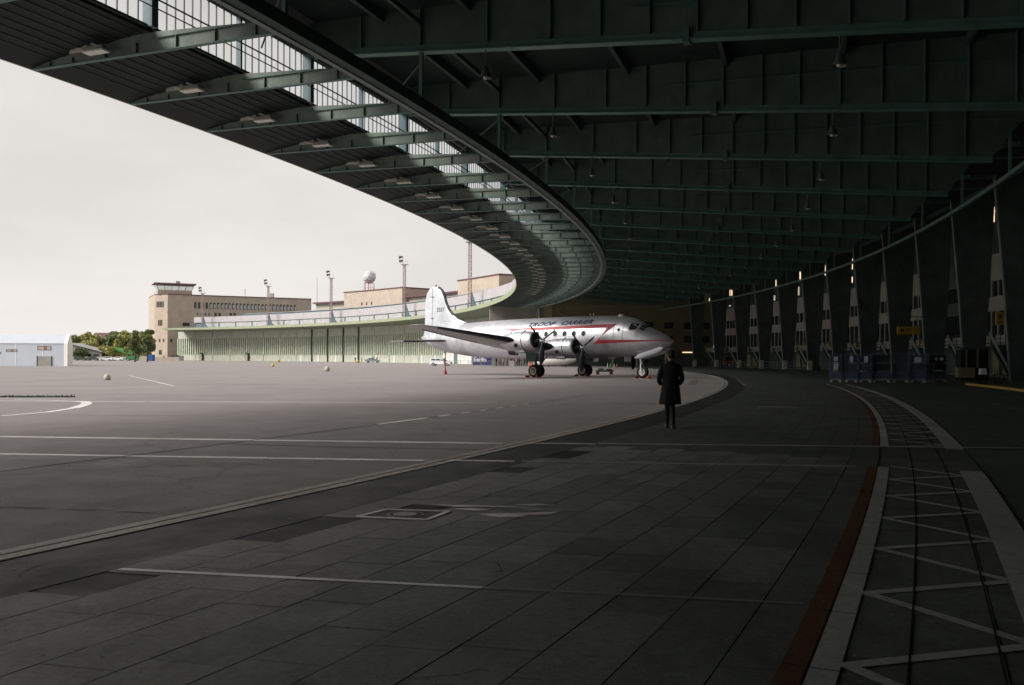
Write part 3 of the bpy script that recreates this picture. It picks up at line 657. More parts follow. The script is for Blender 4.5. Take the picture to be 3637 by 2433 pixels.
for i in range(24):
    f = (hp[i]+hp[i+1])/2
    d_ = polar_child(mk('hangar_door', dsol, han), han, 255, f); mk('glazing', dgl, d_); mk('mullion', dm, d_); mk('door_header', dhd, d_)
    if i in (1, 3, 13, 14, 15, 16): polar_child(mk('door_post', dpost, han), han, 254.9, hp[i])
    if hp[i+1] < F1-2.4:
        p_ = polar_child(mk('clerestory_panel', fg, han), han, 250, f); mk('glazing_bar', fgb, p_)
        polar_child(mk('clerestory_post', fp, han), han, 250, hp[i+1])
for f in (34.6, 37.2, 40.0, 42.8, 45.2, 47.5, 28.6, 30.6): polar_child(mk('small_door', lowdoor, han), han, 255, f)
for f, wd in ((54.4, .8), (60.1, .7)):
    b_ = MB().box(-.7, 0, -wd, wd, 0, 2.9).data('porch'); b_.materials.append(M['dark_green']); o = polar_child(mk('porch', b_, han), han, 255, f)
    b_ = MB().box(-.75, -.7, -wd+.3, wd-.3, 0, 2.3).data('porch_door'); b_.materials.append(M['limestone']); mk('porch_door', b_, o)
# white cladding beside the entrance
for i, f in enumerate(np.arange(14.4, 27.6, .55)):
    b_ = MB().box(-.35, -.25, -1.18, 1.18, 0, 2.75).data('white_panel'); b_.materials.append(M['white_paint' if i % 5 else 'steel_blue']); polar_child(mk('white_panel', b_, han), han, 255, f)

# light masts standing on the eave roof
def make_mast(h):
    t = empty('light_mast'); q = .32; lt = MB()
    for sx_, sy_ in ((-1, -1), (1, -1), (1, 1), (-1, 1)): lt.beam((sx_*q, sy_*q, 0), (sx_*q*.8, sy_*q*.8, h), .09, .09)
    n_ = int(h/.62)
    for k in range(n_):
        z0, z1 = k*h/n_, (k+1)*h/n_; s_ = 1 if k % 2 else -1
        for sy_ in (-1, 1): lt.beam((-q*s_*.95, sy_*q*.9, z0), (q*s_*.95, sy_*q*.9, z1), .05, .05); lt.beam((sy_*q*.9, -q*s_*.95, z0), (sy_*q*.9, q*s_*.95, z1), .05, .05)
    lt.build('lattice', 'mast_steel', t)
    pf = MB().box(-.9, .9, -.7, .7, h, h+.08)
    for x in (-.9, .9): pf.beam((x, 0, h), (x, 0, h+1.0), .05, .05)
    pf.beam((-.9, 0, h+1), (.9, 0, h+1), .05, .05); pf.build('platform', 'mast_steel', t)
    MB().beam((-.5, 0, h), (-.5, 0, h+2.3), .12, .12).build('lamp_post', 'mast_steel', t)
    for z, x in ((h+1.2, -1.1), (h+2.2, -1.2)):
        MB().tube((x+.55, 0, z), (x-.35, 0, z-.15), .18, .42, 12).build('lamp_head', 'car_dark', t, True)
    MB().loft([[(.2, y, 0), (2.6, y, 0), (1.3, y, 1.2), (.4, y, 3.9)] for y in (-.25, .25)]).build('buttress', 'steel_blue', t)
    return t
for i, (k, R, h, lb) in enumerate([(-.344, 247, 12.6, 'shortest lattice light mast, beside the control tower'), (-.2710, 247, 13.6, 'lattice light mast left of the office wing step'), (-.2012, 247, 14.1, 'lattice light mast to the left of the radar ball'), (-.1198, 247, 14.3, 'tall lattice light mast to the right of the radar ball'), (-.0471, 247, 14.6, 'tallest lattice light mast, right behind the aircraft fin, next to canopy edge')]):
    o = make_mast(h); o.location = pp(R, phis(k, R), 11.95); o.rotation_euler = (0, 0, R_(-18)); tag(o, lb, 'light mast', 'lattice light masts on the hangar eave')

# office wing, stair blocks, control tower
K = Vector((-135.5, 354, 0)); LFT = Vector((-141.8, 357, 0)); RT = Vector((-84.8, 380, 0)); back = Vector((-10, 19, 0))
two = empty('control_tower', (K.x, K.y, 0), world=True); tag(two, 'square limestone control tower with a glazed cabin on top', 'control tower')
HT = 25.85
wdir = (RT-K).normalized(); nrm = Vector((wdir.y, -wdir.x, 0)); E1 = K+wdir*9
MB().loft([[Vector(p)+Vector((0, 0, z)) for p in (LFT, K, E1, E1+back, LFT+back)] for z in (0, HT)]).build('tower_body', 'limestone', two)
MB().loft([[Vector(p)+Vector((0, 0, z))+nrm*e for p, e in ((LFT, .2), (K, .2), (E1, .2), (E1+back, 0), (LFT+back, 0))] for z in (HT, HT+.3)]).build('coping', 'brick_red_eave', two)
def wall_rect(A, d, n, t0, t1, z0, z1, nm, m, par, dep=.08, off=.02):
    a, b = A+d*t0+n*off, A+d*t1+n*off
    return MB().loft([[a+Vector((0, 0, z0)), b+Vector((0, 0, z0)), b+Vector((0, 0, z1)), a+Vector((0, 0, z1))], [p+n*dep for p in (a+Vector((0, 0, z0)), b+Vector((0, 0, z0)), b+Vector((0, 0, z1)), a+Vector((0, 0, z1)))]]).build(nm, m, par)
ldir = (K-LFT).normalized(); ln = Vector((ldir.y, -ldir.x, 0))
for i in range(5): wall_rect(LFT, ldir, ln, 1.1+i*.82, 1.6+i*.82, 20.9, 23.2, 'window', 'window_dark', two)
for i in range(3): wall_rect(LFT, ldir, ln, 2.0+i*.82, 2.5+i*.82, 13.6, 15.9, 'window', 'window_dark', two)
for i in range(2): wall_rect(LFT, ldir, ln, 2.4+i*2.1, 3.1+i*2.1, 7.2, 8.4, 'window', 'car_glass', two)
wall_rect(LFT, ldir, ln, 2.5, 3.9, 2.2, 4.0, 'window', 'window_dark', two); wall_rect(LFT, ldir, ln, 4.8, 5.4, .6, 1.7, 'door', 'window_dark', two)
wall_rect(K, wdir, nrm, 1.0, 1.8, 7.2, 8.4, 'window', 'car_glass', two); wall_rect(K, wdir, nrm, 5.6, 8.2, 13.6, 14.9, 'window', 'window_dark', two)
CB = K+Vector((-3.4, 6, 0))+wdir*3.4
def ringp(c, hx, hy, z): return [c+wdir*(sx_*hx)+nrm*(sy_*hy)+Vector((0, 0, z)) for sx_, sy_ in ((-1, 1), (1, 1), (1, -1), (-1, -1))]
MB().loft([ringp(CB, 6.4, 4, HT+.3), ringp(CB, 6.4, 4, HT+2.0)]).build('cabin_base', 'limestone', two)
MB().loft([ringp(CB, 6.2, 3.9, HT+2.0), ringp(CB, 7.1, 4.8, HT+4.3)]).build('cabin_glass', 'cab_glass', two)
MB().loft([ringp(CB, 8.0, 5.6, HT+4.3), ringp(CB, 7.7, 5.3, HT+4.75)]).build('cabin_roof', 'brick_red_eave', two)
mm_ = MB()
for s_ in (-1, -.6, -.2, .2, .6, 1): mm_.beam(CB+wdir*(6.25*s_)+nrm*3.95+Vector((0, 0, HT+2)), CB+wdir*(7.15*s_)+nrm*4.85+Vector((0, 0, HT+4.3)), .14, .14)
mm_.build('cabin_mullion', 'mast_steel', two)
MB().loft([ringp(CB+wdir*1.5, .8, .8, HT+4.75), ringp(CB+wdir*1.5, .8, .8, HT+5.9)]).build('roof_hatch', 'limestone_pale', two)
rl = MB()
for k in range(14): p = LFT+(K-LFT)*(k/5 if k < 6 else 1)+(wdir*((k-5)*1.0) if k > 5 else Vector()); rl.beam(p+Vector((0, 0, HT+.3)), p+Vector((0, 0, HT+1.5)), .06, .06)
rl.build('railing', 'mast_steel', two)
off_ = empty('office_building', ((K+RT)/2)[:], world=True); tag(off_, 'limestone office wing with a long row of square windows beside the tower', 'building')
E2 = K+wdir*9.02
MB().loft([[p+Vector((0, 0, z)) for p in (E2, RT, RT+back, E2+back)] for z in (0, HT-.05)]).build('wall', 'limestone', off_)
MB().loft([[p+Vector((0, 0, z)) for p in (E2+nrm*.25, RT+nrm*.25, RT+back, E2+back)] for z in (HT-.05, HT+.28)]).build('coping', 'brick_red_eave', off_)
for i in range(28):
    t0 = 9.9+i*1.47
    wall_rect(K, wdir, nrm, t0, t0+.85, 20.7, 23.2, 'window', 'window_dark', off_, .05); 
    if i > 3: wall_rect(K, wdir, nrm, t0+.32, t0+.80, 20.9, 22.5, 'window_blind', 'frost_glass', off_, .03, .09)
for t0 in (17.7, 19.2, 23.6, 25.1, 29.4, 30.9): wall_rect(K, wdir, nrm, t0, t0+.95, 17.2, 19.2, 'window', 'window_dark', off_, .05)
for t0 in (11.0, 12.5, 14.0, 15.4): wall_rect(K, wdir, nrm, t0, t0+.4, 18.0, 18.9, 'window', 'window_dark', off_, .05)
ch = E2+wdir*33+back*.3; MB().box(ch.x-.7, ch.x+.7, ch.y-.7, ch.y+.7, HT, HT+2.4).build('chimney', 'limestone', off_)
ra = empty('rear_range', pp(280, 35), world=True); tag(ra, 'low limestone range with dark red eaves rising behind the hangar roof', 'building')
MB().profile([(275, 0), (289, 0), (289, 21.2), (275, 21.2)], 12.5, 51.5, 60).build('wall', 'limestone_pale', ra)
MB().profile([(273.6, 21.2), (289.5, 21.2), (289.5, 21.75), (273.6, 21.75)], 12.5, 51.5, 60).build('roof', 'brick_red_eave', ra)
for (a, b, nm) in ((47.4, 40.2, 'stair block'), (33.2, 28.0, 'stair block')):
    MB().profile([(272.6, 0), (288, 0), (288, 24.4), (272.6, 24.4)], b, a, 6).build('stair_tower', 'limestone', ra); MB().profile([(272.4, 24.4), (288, 24.4), (288, 24.75), (272.4, 24.75)], b-.05, a+.05, 6).build('coping', 'brick_red_eave', ra)
for f in (44.0, 44.6, 45.2): wq = MB().box(-.1, 0, -.3, .3, 19.6, 20.6).data('window'); wq.materials.append(M['window_dark']); polar_child(mk('window', wq, ra), ra, 272.6, f)
rd = empty('radar_dome', (-50.7*1.012, 319.2*1.012, 24.7)); tag(rd, 'white faceted radar ball on a red lattice frame above the roofs', 'radar dome')
bmz = bmesh.new(); bmesh.ops.create_icosphere(bmz, subdivisions=2, radius=2.4, matrix=Matrix.Translation((0, 0, 5.6))); me = bpy.data.meshes.new('ball'); bmz.to_mesh(me); bmz.free(); add_mesh('ball', me, 'radar_white', rd)
fr = MB()
bmz = bmesh.new(); bmesh.ops.create_icosphere(bmz, subdivisions=1, radius=2.43, matrix=Matrix.Translation((0, 0, 5.6)))
for e in bmz.edges: fr.tube(e.verts[0].co, e.verts[1].co, .09, .09, 4)
bmz.free(); fr.build('ball_rib', 'mast_steel', rd)
fr = MB()
for sx_, sy_ in ((-1, -1), (1, -1), (1, 1), (-1, 1)): fr.beam((sx_*1.7, sy_*1.7, 0), (sx_*1.5, sy_*1.5, 3.4), .14, .14)
for z in (1.6, 3.3):
    for a, b in (((-1.6, -1.6), (1.6, -1.6)), ((1.6, -1.6), (1.6, 1.6)), ((-1.6, 1.6), (-1.6, -1.6))): fr.beam((*a, z), (*b, z), .12, .12)
fr.beam((-.3, 0, 0), (-.3, 0, 3.4), .2, .2); fr.beam((.5, 0, 0), (.5, 0, 3.4), .12, .12)
fr.build('frame', 'red_stripe', rd)
an = MB().tube((-73.5, 339, 21), (-73.5, 339, 31.5), .12, .05, 6); tag(an.build('antenna', 'mast_steel'), 'thin whip antenna standing on the roofs left of the radar ball', 'antenna')
an = MB().tube((-108.6, 366, 25.9), (-108.6, 366, 29.2), .07, .05, 6)
for z in (27, 27.6, 28.2, 28.8): an.box(-109, -108.2, 365.95, 366.05, z, z+.1)
tag(an.build('antenna', 'mast_steel'), 'short comb-like antenna on the office wing roof', 'antenna')

# ================================================================== AIRCRAFT
air = empty('propeller_airliner', (4.23, 76.6, 0), R_(-38.3)); air.scale = (.95, .95, .95)
tag(air, 'silver four-engined propeller transport aircraft with red arrow stripe, parked half under the canopy', 'aircraft')
def hermite(xs, ys, x):
    xs = list(xs)
    if x <= xs[0]: return ys[0]
    if x >= xs[-1]: return ys[-1]
    i = max(k for k in range(len(xs)-1) if xs[k] <= x); h = xs[i+1]-xs[i]; t = (x-xs[i])/h
    def sl(k):
        if k == 0: return (ys[1]-ys[0])/(xs[1]-xs[0])
        if k == len(xs)-1: return (ys[-1]-ys[-2])/(xs[-1]-xs[-2])
        a = (ys[k]-ys[k-1])/(xs[k]-xs[k-1]); b = (ys[k+1]-ys[k])/(xs[k+1]-xs[k])
        return 0 if a*b <= 0 else 2*a*b/(a+b)
    m0, m1 = sl(i)*h, sl(i+1)*h
    return (2*t**3-3*t*t+1)*ys[i]+(t**3-2*t*t+t)*m0+(-2*t**3+3*t*t)*ys[i+1]+(t**3-t*t)*m1
TOP = [(-17.35, 3.75), (-16.4, 4.05), (-14.5, 4.6), (-12.5, 4.92), (-10.5, 5.05), (-7, 5.2), (-3, 5.30), (2, 5.36), (6, 5.30), (7.1, 5.18), (7.7, 5.02), (8.3, 4.68), (8.8, 4.36), (9.7, 4.0), (10.4, 3.66), (10.9, 3.38), (11.12, 3.17), (11.18, 3.08)]
BOT = [(-17.35, 3.55), (-16.4, 3.0), (-15, 2.48), (-13, 2.08), (-10.5, 1.78), (-8, 1.64), (-4, 1.58), (2, 1.64), (5, 1.72), (7, 1.82), (8.5, 2.02), (9.6, 2.22), (10.4, 2.45), (10.9, 2.74), (11.12, 2.95), (11.18, 3.04)]
WID = [(-17.35, .06), (-16.4, .34), (-15, .66), (-13, 1.04), (-11, 1.34), (-9, 1.56), (-6, 1.72), (-3, 1.76), (5, 1.76), (6.5, 1.70), (7.5, 1.60), (8.5, 1.42), (9.5, 1.14), (10.3, .80), (10.8, .48), (11.1, .2), (11.18, .05)]
ftop = lambda a: hermite(*zip(*TOP), a); fbot = lambda a: hermite(*zip(*BOT), a); fwid = lambda a: hermite(*zip(*WID), a)
def fsec(a, t):
    zc, hh = (ftop(a)+fbot(a))/2, (ftop(a)-fbot(a))/2; return Vector((a, fwid(a)*math.cos(t), zc+hh*math.sin(t)))
sts = [-17.35+(11.18+17.35)*(.5-.5*math.cos(math.pi*k/70)) for k in range(71)]
fus = MB().loft([[fsec(a, 2*math.pi*k/44) for k in range(44)] for a in sts]).build('fuselage', 'aluminium', air, True)
def skin(a, z, side=-1, off=.018):
    zc, hh = (ftop(a)+fbot(a))/2, (ftop(a)-fbot(a))/2; q = max(-1, min(1, (z-zc)/hh)); w = fwid(a)*math.sqrt(max(0, 1-q*q))
    n = Vector((0, w/fwid(a)**2, q/hh)); n.normalize(); return Vector((a, side*(w+off*n.y), z+off*n.z))
def skin_strip(p0, p1, q0, q1, n=40, side=-1, off=.012):  # strip between edge p0->p1 and q0->q1 in (a,z)
    mb = MB(); m_ = 4
    for i in range(n):
        for j in range(m_):
            def P(s, t):
                a0 = (p0[0]+(p1[0]-p0[0])*s, p0[1]+(p1[1]-p0[1])*s); a1 = (q0[0]+(q1[0]-q0[0])*s, q0[1]+(q1[1]-q0[1])*s)
                return skin(a0[0]+(a1[0]-a0[0])*t, a0[1]+(a1[1]-a0[1])*t, side, off)
            mb.quad(P(i/n, j/m_), P((i+1)/n, j/m_), P((i+1)/n, (j+1)/m_), P(i/n, (j+1)/m_))
    return mb
for side in (-1, 1):
    for args in (((-7.5, 4.20), (-2.5, 4.10), (-7.5, 4.22), (-2.5, 4.36), 24), ((-2.5, 4.10), (5.75, 4.27), (-2.5, 4.36), (6.7, 4.57), 40), ((6.7, 4.57), (4.45, 2.88), (5.85, 4.30), (5.05, 3.20), 20), ((4.45, 2.88), (11.0, 3.13), (5.0, 3.22), (11.0, 3.18), 44)):
        skin_strip(*args[:4], n=args[4], side=side).build('arrow_stripe', 'red_stripe', air)
    for k in range(9):
        a = 3.48-k*.99
        mb = MB(); mb.loft([[skin(a+r*math.cos(2*math.pi*i/18), 3.79+r*1.15*math.sin(2*math.pi*i/18), side, o_) for i in range(18)] for r, o_ in ((.215, .0), (.20, .012))]); mb.build('cabin_window', 'window_dark', air)
        mb = MB(); mb.loft([[skin(a+r*math.cos(2*math.pi*i/18), 3.79+r*1.15*math.sin(2*math.pi*i/18), side, o_) for i in range(18)] for r, o_ in ((.205, .016), (.24, .018), (.24, .0))], False, False); mb.build('window_rim', 'aluminium_pale', air)
    def rpoly(c, hw, hh, sk=0): 
        pts = []
        for cx_, cz_, a0 in ((1, 1, 0), (-1, 1, 90), (-1, -1, 180), (1, -1, 270)):
            for k in range(4): t = R_(a0+30*k); pts.append((c[0]+cx_*(hw-.09)+.09*math.cos(t)+sk*(cz_), c[1]+cz_*(hh-.09)+.09*math.sin(t)))
        return pts
    for nm, mt, e, of_ in (('cockpit_frame', 'white_paint', .05, .012), ('cockpit_window', 'window_dark', 0, .022)):
        MB().loft([[skin(p[0], p[1], side, of_) for p in rpoly((8.06, 4.30), .29+e, .27+e)], [skin(p[0], p[1], side, of_+.004) for p in rpoly((8.06, 4.30), .27+e, .25+e)]]).build(nm, mt, air)
    MB().loft([[skin(p[0], p[1], side, .016) for p in rpoly((6.9, 4.05), .12, .12)]], True, False).build('porthole', 'window_dark', air)
    for a, z, h_ in ((6.85, 4.1, .95),):
        for dx in (-.42, .42): skin_strip((a+dx-.012, z-h_), (a+dx-.012, z+h_*.6), (a+dx+.012, z-h_), (a+dx+.012, z+h_*.6), 12, side).build('door_seam', 'steel_dark', air)
# windscreen panes on the brow
for s0, s1 in ((42, 56), (58, 72), (74, 88), (92, 106), (108, 122), (124, 138)):
    mb = MB()
    for i in range(4):
        for j in range(4):
            def P(u, v): 
                a = 8.98-.42*v; t = R_(-(s0+(s1-s0)*u)+180) ; q = fsec(a, R_(s0+(s1-s0)*u)); c_ = fsec(a, 0); ctr = Vector((a, 0, (ftop(a)+fbot(a))/2)); return q+(q-ctr).normalized()*.015
            mb.quad(P(i/4, j/4), P((i+1)/4, j/4), P((i+1)/4, (j+1)/4), P(i/4, (j+1)/4))
    mb.build('windscreen_pane', 'window_dark', air)
# lettering
def letters(name, body, size, shear, a0, z0, dz, side, m_, xs=1., off=.02, offw=0., spacing=1.):
    me = text_data(body, size, shear, offw, xs=xs, spacing=spacing)
    bm2 = bmesh.new(); bm2.from_mesh(me); bmesh.ops.triangulate(bm2, faces=bm2.faces); 
    bmesh.ops.subdivide_edges(bm2, edges=[e for e in bm2.edges if e.calc_length() > .25], cuts=2); bm2.to_mesh(me); bm2.free()
    for v in me.vertices:
        a = a0+side*-1*v.co.x; v.co = skin(a, z0+v.co.y+dz*v.co.x, side, off)
    return add_mesh(name, me, m_, air)
letters('lettering', 'TROOP', .50, .45, -2.85, 4.47, .018, -1, 'navy_ink', 1.62, offw=.016, spacing=1.12); letters('lettering', 'CARRIER', .50, .45, .85, 4.55, .018, -1, 'navy_ink', 1.50, offw=.016, spacing=1.12)
# fin and rudder
FO = [(-17.2, 3.45), (-16.95, 4.2), (-16.88, 5.2), (-16.88, 6.6), (-16.8, 7.5), (-16.6, 8.15), (-16.3, 8.55), (-15.85, 8.76), (-15.3, 8.80), (-14.8, 8.68), (-14.4, 8.35), (-14.1, 7.8), (-13.85, 7.1), (-13.5, 6.5), (-12.9, 5.85), (-12.2, 5.4), (-11.2, 5.06), (-11.2, 4.4), (-13, 4.0), (-15.5, 3.4)]
ca = Vector((-15.2, 0, 6.0))
def fin_ring(s_, y): return [Vector((ca.x+(a-ca.x)*s_, y, ca.z+(z-ca.z)*s_)) for a, z in FO]
MB().loft([fin_ring(.86, -.15), fin_ring(.97, -.09), fin_ring(1, 0), fin_ring(.97, .09), fin_ring(.86, .15)]).build('fin', 'aluminium_pale', air, True)
LE = [(-15.0, 8.74), (-14.72, 8.62), (-14.4, 8.35), (-14.1, 7.8), (-13.85, 7.1), (-13.5, 6.5), (-12.9, 5.85), (-12.2, 5.4), (-11.35, 5.09)]
mb = MB(); rings = []
for i, (a, z) in enumerate(LE):
    d = Vector((LE[min(i+1, len(LE)-1)][0]-LE[max(i-1, 0)][0], 0, LE[min(i+1, len(LE)-1)][1]-LE[max(i-1, 0)][1])).normalized(); n = Vector((-d.z, 0, d.x)); n = n if n.x > 0 or n.z > 0 else -n
    c = Vector((a, 0, z)); rings.append([c-n*.17+Vector((0, -.145, 0)), c-n*.02+Vector((0, -.08, 0)), c+n*.03, c-n*.02+Vector((0, .08, 0)), c-n*.17+Vector((0, .145, 0))])
mb.loft(rings, closed=True).build('de_icing_boot', 'black_boot', air, True)
for s_ in (-1, 1): MB().box(-15.78, -15.76, s_*.12, s_*.175, 3.9, 8.6).build('rudder_hinge_line', 'steel_grey', air)
for z in (5.55, 7.7): MB().box(-15.9, -15.55, -.2, .2, z, z+.06).build('hinge', 'steel_dark', air)
me = text_data('5557', .56, 0, .012, spacing=1.1)
for v in me.vertices: v.co = Vector((-15.15+v.co.x*.82, -.165, 6.22+v.co.y+.02*v.co.x))
add_mesh('serial_number', me, 'steel_dark', air)
MB().sphere((-15.4, 0, 8.86), .10, 8, 6).build('beacon', 'red_stripe', air)
# wings
def foil(n=14):
    pts = []
    for k in range(n+1): x = .5-.5*math.cos(math.pi*k/n); pts.append((x, 5*(.2969*math.sqrt(x)-.126*x-.3516*x*x+.2843*x**3-.1036*x**4)))
    return [(x, y) for x, y in pts]+[(x, -y*.75) for x, y in pts[::-1][1:-1]]
FO_ = foil()
def wing_ring(le, te, y, z, th, inc=R_(2)):
    c = le-te; return [Vector((le-x*c, y, z+t*th*c-x*c*math.sin(inc))) for x, t in FO_]
STN = [(1.2, 3.35, -3.0, 2.25, .16), (4.1, 2.75, -2.85, 2.52, .155), (8.2, 1.85, -2.75, 3.0, .145), (12.5, .95, -2.5, 3.5, .135), (16.2, .15, -2.2, 3.93, .12), (17.3, -.2, -2.05, 4.05, .11), (17.75, -.55, -1.75, 4.1, .08), (17.9, -.95, -1.45, 4.11, .03)]
def lerp_stn(y):
    for s0, s1 in zip(STN, STN[1:]):
        if s0[0] <= y <= s1[0]: t = (y-s0[0])/(s1[0]-s0[0]); return tuple(a+(b-a)*t for a, b in zip(s0, s1))
for side in (-1, 1):
    wg = MB().loft([wing_ring(le, te, side*y, z, th) for y, le, te, z, th in STN]).build('wing', 'aluminium_under', air, True)
    for y0, y1 in ((9.1, 16.3), (4.95, 7.3)):
        rr = []
        for k in range(7):
            y, le, te, z, th = lerp_stn(y0+(y1-y0)*k/6); c = le-te
            prof = [(x, 5*(.2969*math.sqrt(x)-.126*x-.3516*x*x)*s_) for x, s_ in ((.10, 1), (.03, 1), (.006, 1), (0, 1), (.006, -.75), (.03, -.75), (.10, -.75))]
            rr.append([Vector((le-x*c+.02, side*y, z+t*th*c*1.08-x*c*.035)) for x, t in prof])
        MB().loft(rr, False, False, False).build('de_icing_boot', 'black_boot', air, True)
    for k, (y0, y1) in enumerate(((2.0, 10.0), (10.1, 16.5))):   # flap / aileron seam on the underside
        a_, b_ = lerp_stn(y0), lerp_stn(y1); MB().beam((a_[2]+1.3, side*y0, a_[3]-.34), (b_[2]+.75, side*y1, b_[3]-.17), .05, .05).build('control_seam', 'steel_dark', air)
    tl = [(.3, -12.9, -15.9, 3.35, .12), (3.5, -13.9, -16.1, 3.35, .10), (5.3, -14.6, -16.2, 3.35, .09), (5.9, -15.1, -16.05, 3.35, .06), (6.03, -15.5, -15.8, 3.35, .02)]
    MB().loft([wing_ring(le, te, side*y, z-.06*y/2, th, 0) for y, le, te, z, th in tl]).build('tailplane', 'aluminium_under', air, True)
    rr = []
    for k in range(5):
        y = .9+4.4*k/4; le = -12.9-(y-.3)*.3125 if y < 3.5 else -13.9-(y-3.5)*.389; rr.append([Vector((le-.16, side*y, 3.35-.03*y+.10)), Vector((le-.04, side*y, 3.35-.03*y+.06)), Vector((le+.03, side*y, 3.35-.03*y)), Vector((le-.04, side*y, 3.35-.03*y-.06)), Vector((le-.16, side*y, 3.35-.03*y-.09))])
    MB().loft(rr, False, False, False).build('de_icing_boot', 'black_boot', air, True)
# engines
def circ(a, y, z, r, n=28, sz=1.): return [Vector((a, y+r*math.cos(2*math.pi*k/n), z+r*sz*math.sin(2*math.pi*k/n))) for k in range(n)]
blade_me = None
def engine(y, hub, z, tail):
    f = hub-.62
    na = MB().loft([circ(tail, y, z-.1, .12), circ(tail+.9, y, z-.1, .42, sz=.8), circ(f-3.0, y, z-.08, .66, sz=.95), circ(f-1.9, y, z-.03, .78), circ(f-.9, y, z, .80), circ(f-.35, y, z, .78), circ(f-.12, y, z, .72), circ(f, y, z, .62), circ(f-.1, y, z, .58)], True, False).build('nacelle', 'aluminium', air, True)
    MB().loft([circ(f-.98, y, z, .822), circ(f-.92, y, z, .825), circ(f-.92, y, z, .79)], False, False).build('cowl_ring', 'steel_dark', air)
    MB().tube((f-.45, y, z), (f-.3, y, z), .6, .6, 24).build('engine_block', 'rubber', air)
    for k in range(9): t = 2*math.pi*k/9; MB().tube((f-.28, y+.2*math.cos(t), z+.2*math.sin(t)), (f-.28, y+.5*math.cos(t), z+.5*math.sin(t)), .09, .07, 8).build('cylinder', 'steel_dark', air)
    MB().tube((f-.3, y, z), (f+.25, y, z), .2, .14, 14).build('gearbox', 'steel_dark', air, True)
    for s_ in (-1, 1): MB().tube((f-1.5, y+s_*.66, z-.35), (f-1.45, y+s_*.80, z-.44), .15, .15, 14).build('exhaust_port', 'rubber', air)
    MB().loft([circ(f-2.0, y, z-.86, .16, 12), circ(f-1.2, y, z-.86, .18, 12), circ(f-1.1, y, z-.86, .15, 12)]).build('oil_cooler', 'aluminium', air, True)
    MB().loft([[Vector((f-x, y+s_*.13, z+.74+h)) for s_, h in ((-1, 0), (1, 0), (1, t), (-1, t))] for x, t in ((.15, .12), (1.3, .16), (2.6, .02))]).build('air_scoop', 'aluminium', air)
    pr = empty('propeller', (hub, y, z)); pr.parent = air
    MB().loft([circ(-.18, 0, 0, .13, 14), circ(.0, 0, 0, .14, 14), circ(.2, 0, 0, .10, 14), circ(.27, 0, 0, .04, 14)]).build('hub', 'aluminium_pale', pr, True)
    for k in range(3):
        t = -math.pi/2+k*2*math.pi/3+R_(-4); mb = MB(); rr = []
        for s_, c_, tw, th in ((.1, .07, 75, .07), (.35, .10, 65, .06), (.8, .21, 52, .05), (1.3, .22, 40, .035), (1.75, .17, 32, .025), (1.96, .05, 24, .01)):
            er = Vector((0, math.cos(t), math.sin(t))); et = Vector((0, -math.sin(t), math.cos(t))); ch_ = et*math.cos(R_(tw))+Vector((1, 0, 0))*math.sin(R_(tw)); nn_ = er.cross(ch_)
            rr.append([er*s_+ch_*(c_*math.cos(q))+nn_*(th*math.sin(q)) for q in [2*math.pi*j/10 for j in range(10)]])
        mb.loft(rr).build('blade', 'black_boot', pr, True)
for side in (-1, 1): engine(side*4.1, 5.0, 2.60, -1.4); engine(side*8.3, 3.95, 3.08, -1.0)
# undercarriage
def wheel(par, x, y, r, w_, rimmat, spokes=0):
    n = 28; rr = []
    for dy, q in ((-w_/2, r*.55), (-w_/2*.98, r*.80), (-w_/2*.7, r*.96), (0, r), (w_/2*.7, r*.96), (w_/2*.98, r*.80), (w_/2, r*.55)): rr.append([Vector((x+q*math.cos(2*math.pi*k/n), y+dy, r+q*math.sin(2*math.pi*k/n))) for k in range(n)])
    t = MB().loft(rr, False, False).build('tyre', 'rubber', par, True)
    MB().tube((x, y-w_*.38, r), (x, y+w_*.38, r), r*.56, r*.56, 24).build('hub_disc', 'steel_dark', par)
    for s_ in (-1, 1):
        rg = MB(); rg.loft([[Vector((x+q*math.cos(2*math.pi*k/24), y+s_*dy, r+q*math.sin(2*math.pi*k/24))) for k in range(24)] for q, dy in ((r*.58, w_*.42), (r*.56, w_*.50), (r*.47, w_*.48), (r*.45, w_*.38))], False, False); rg.build('rim', rimmat, par)
        MB().tube((x, y+s_*w_*.38, r), (x, y+s_*w_*.52, r), r*.17, r*.13, 12).build('hub_cap', rimmat, par)
        for k in range(spokes):
            a_ = 2*math.pi*k/spokes; MB().beam((x+r*.15*math.cos(a_), y+s_*w_*.42, r+r*.15*math.sin(a_)), (x+r*.5*math.cos(a_), y+s_*w_*.42, r+r*.5*math.sin(a_)), r*.13, .03, (0, 1, 0)).build('spoke', rimmat, par)
for side in (-1, 1):
    for dy in (-.36, .36): wh = empty('wheel', (0, 0, 0)); wh.parent = air; wheel(wh, 0, side*3.76+dy, .555, .34, 'rim')
    MB().tube((0, side*3.76, .5), (-.15, side*3.9, 2.5), .12, .15, 12).build('main_strut', 'steel_grey', air, True)
    MB().beam((0, side*3.76-.5, .555), (0, side*3.76+.5, .555), .12, .12).build('axle', 'steel_grey', air)
    MB().beam((.1, side*3.76, .8), (1.5, side*3.9, 2.1), .09, .09).build('drag_brace', 'steel_grey', air)
    for s_ in (-1, 1): MB().loft([[(.5, side*3.85+s_*.50, 2.1), (.4, side*3.85+s_*.62, 1.35), (-.6, side*3.85+s_*.62, 1.35), (-.7, side*3.85+s_*.50, 2.3)], [(.5, side*3.85+s_*.53, 2.1), (.4, side*3.85+s_*.65, 1.35), (-.6, side*3.85+s_*.65, 1.35), (-.7, side*3.85+s_*.53, 2.3)]]).build('gear_door', 'steel_dark', air)
wh = empty('wheel', (0, 0, 0)); wh.parent = air; wheel(wh, 8.3, 0, .53, .36, 'rim_white', 8)
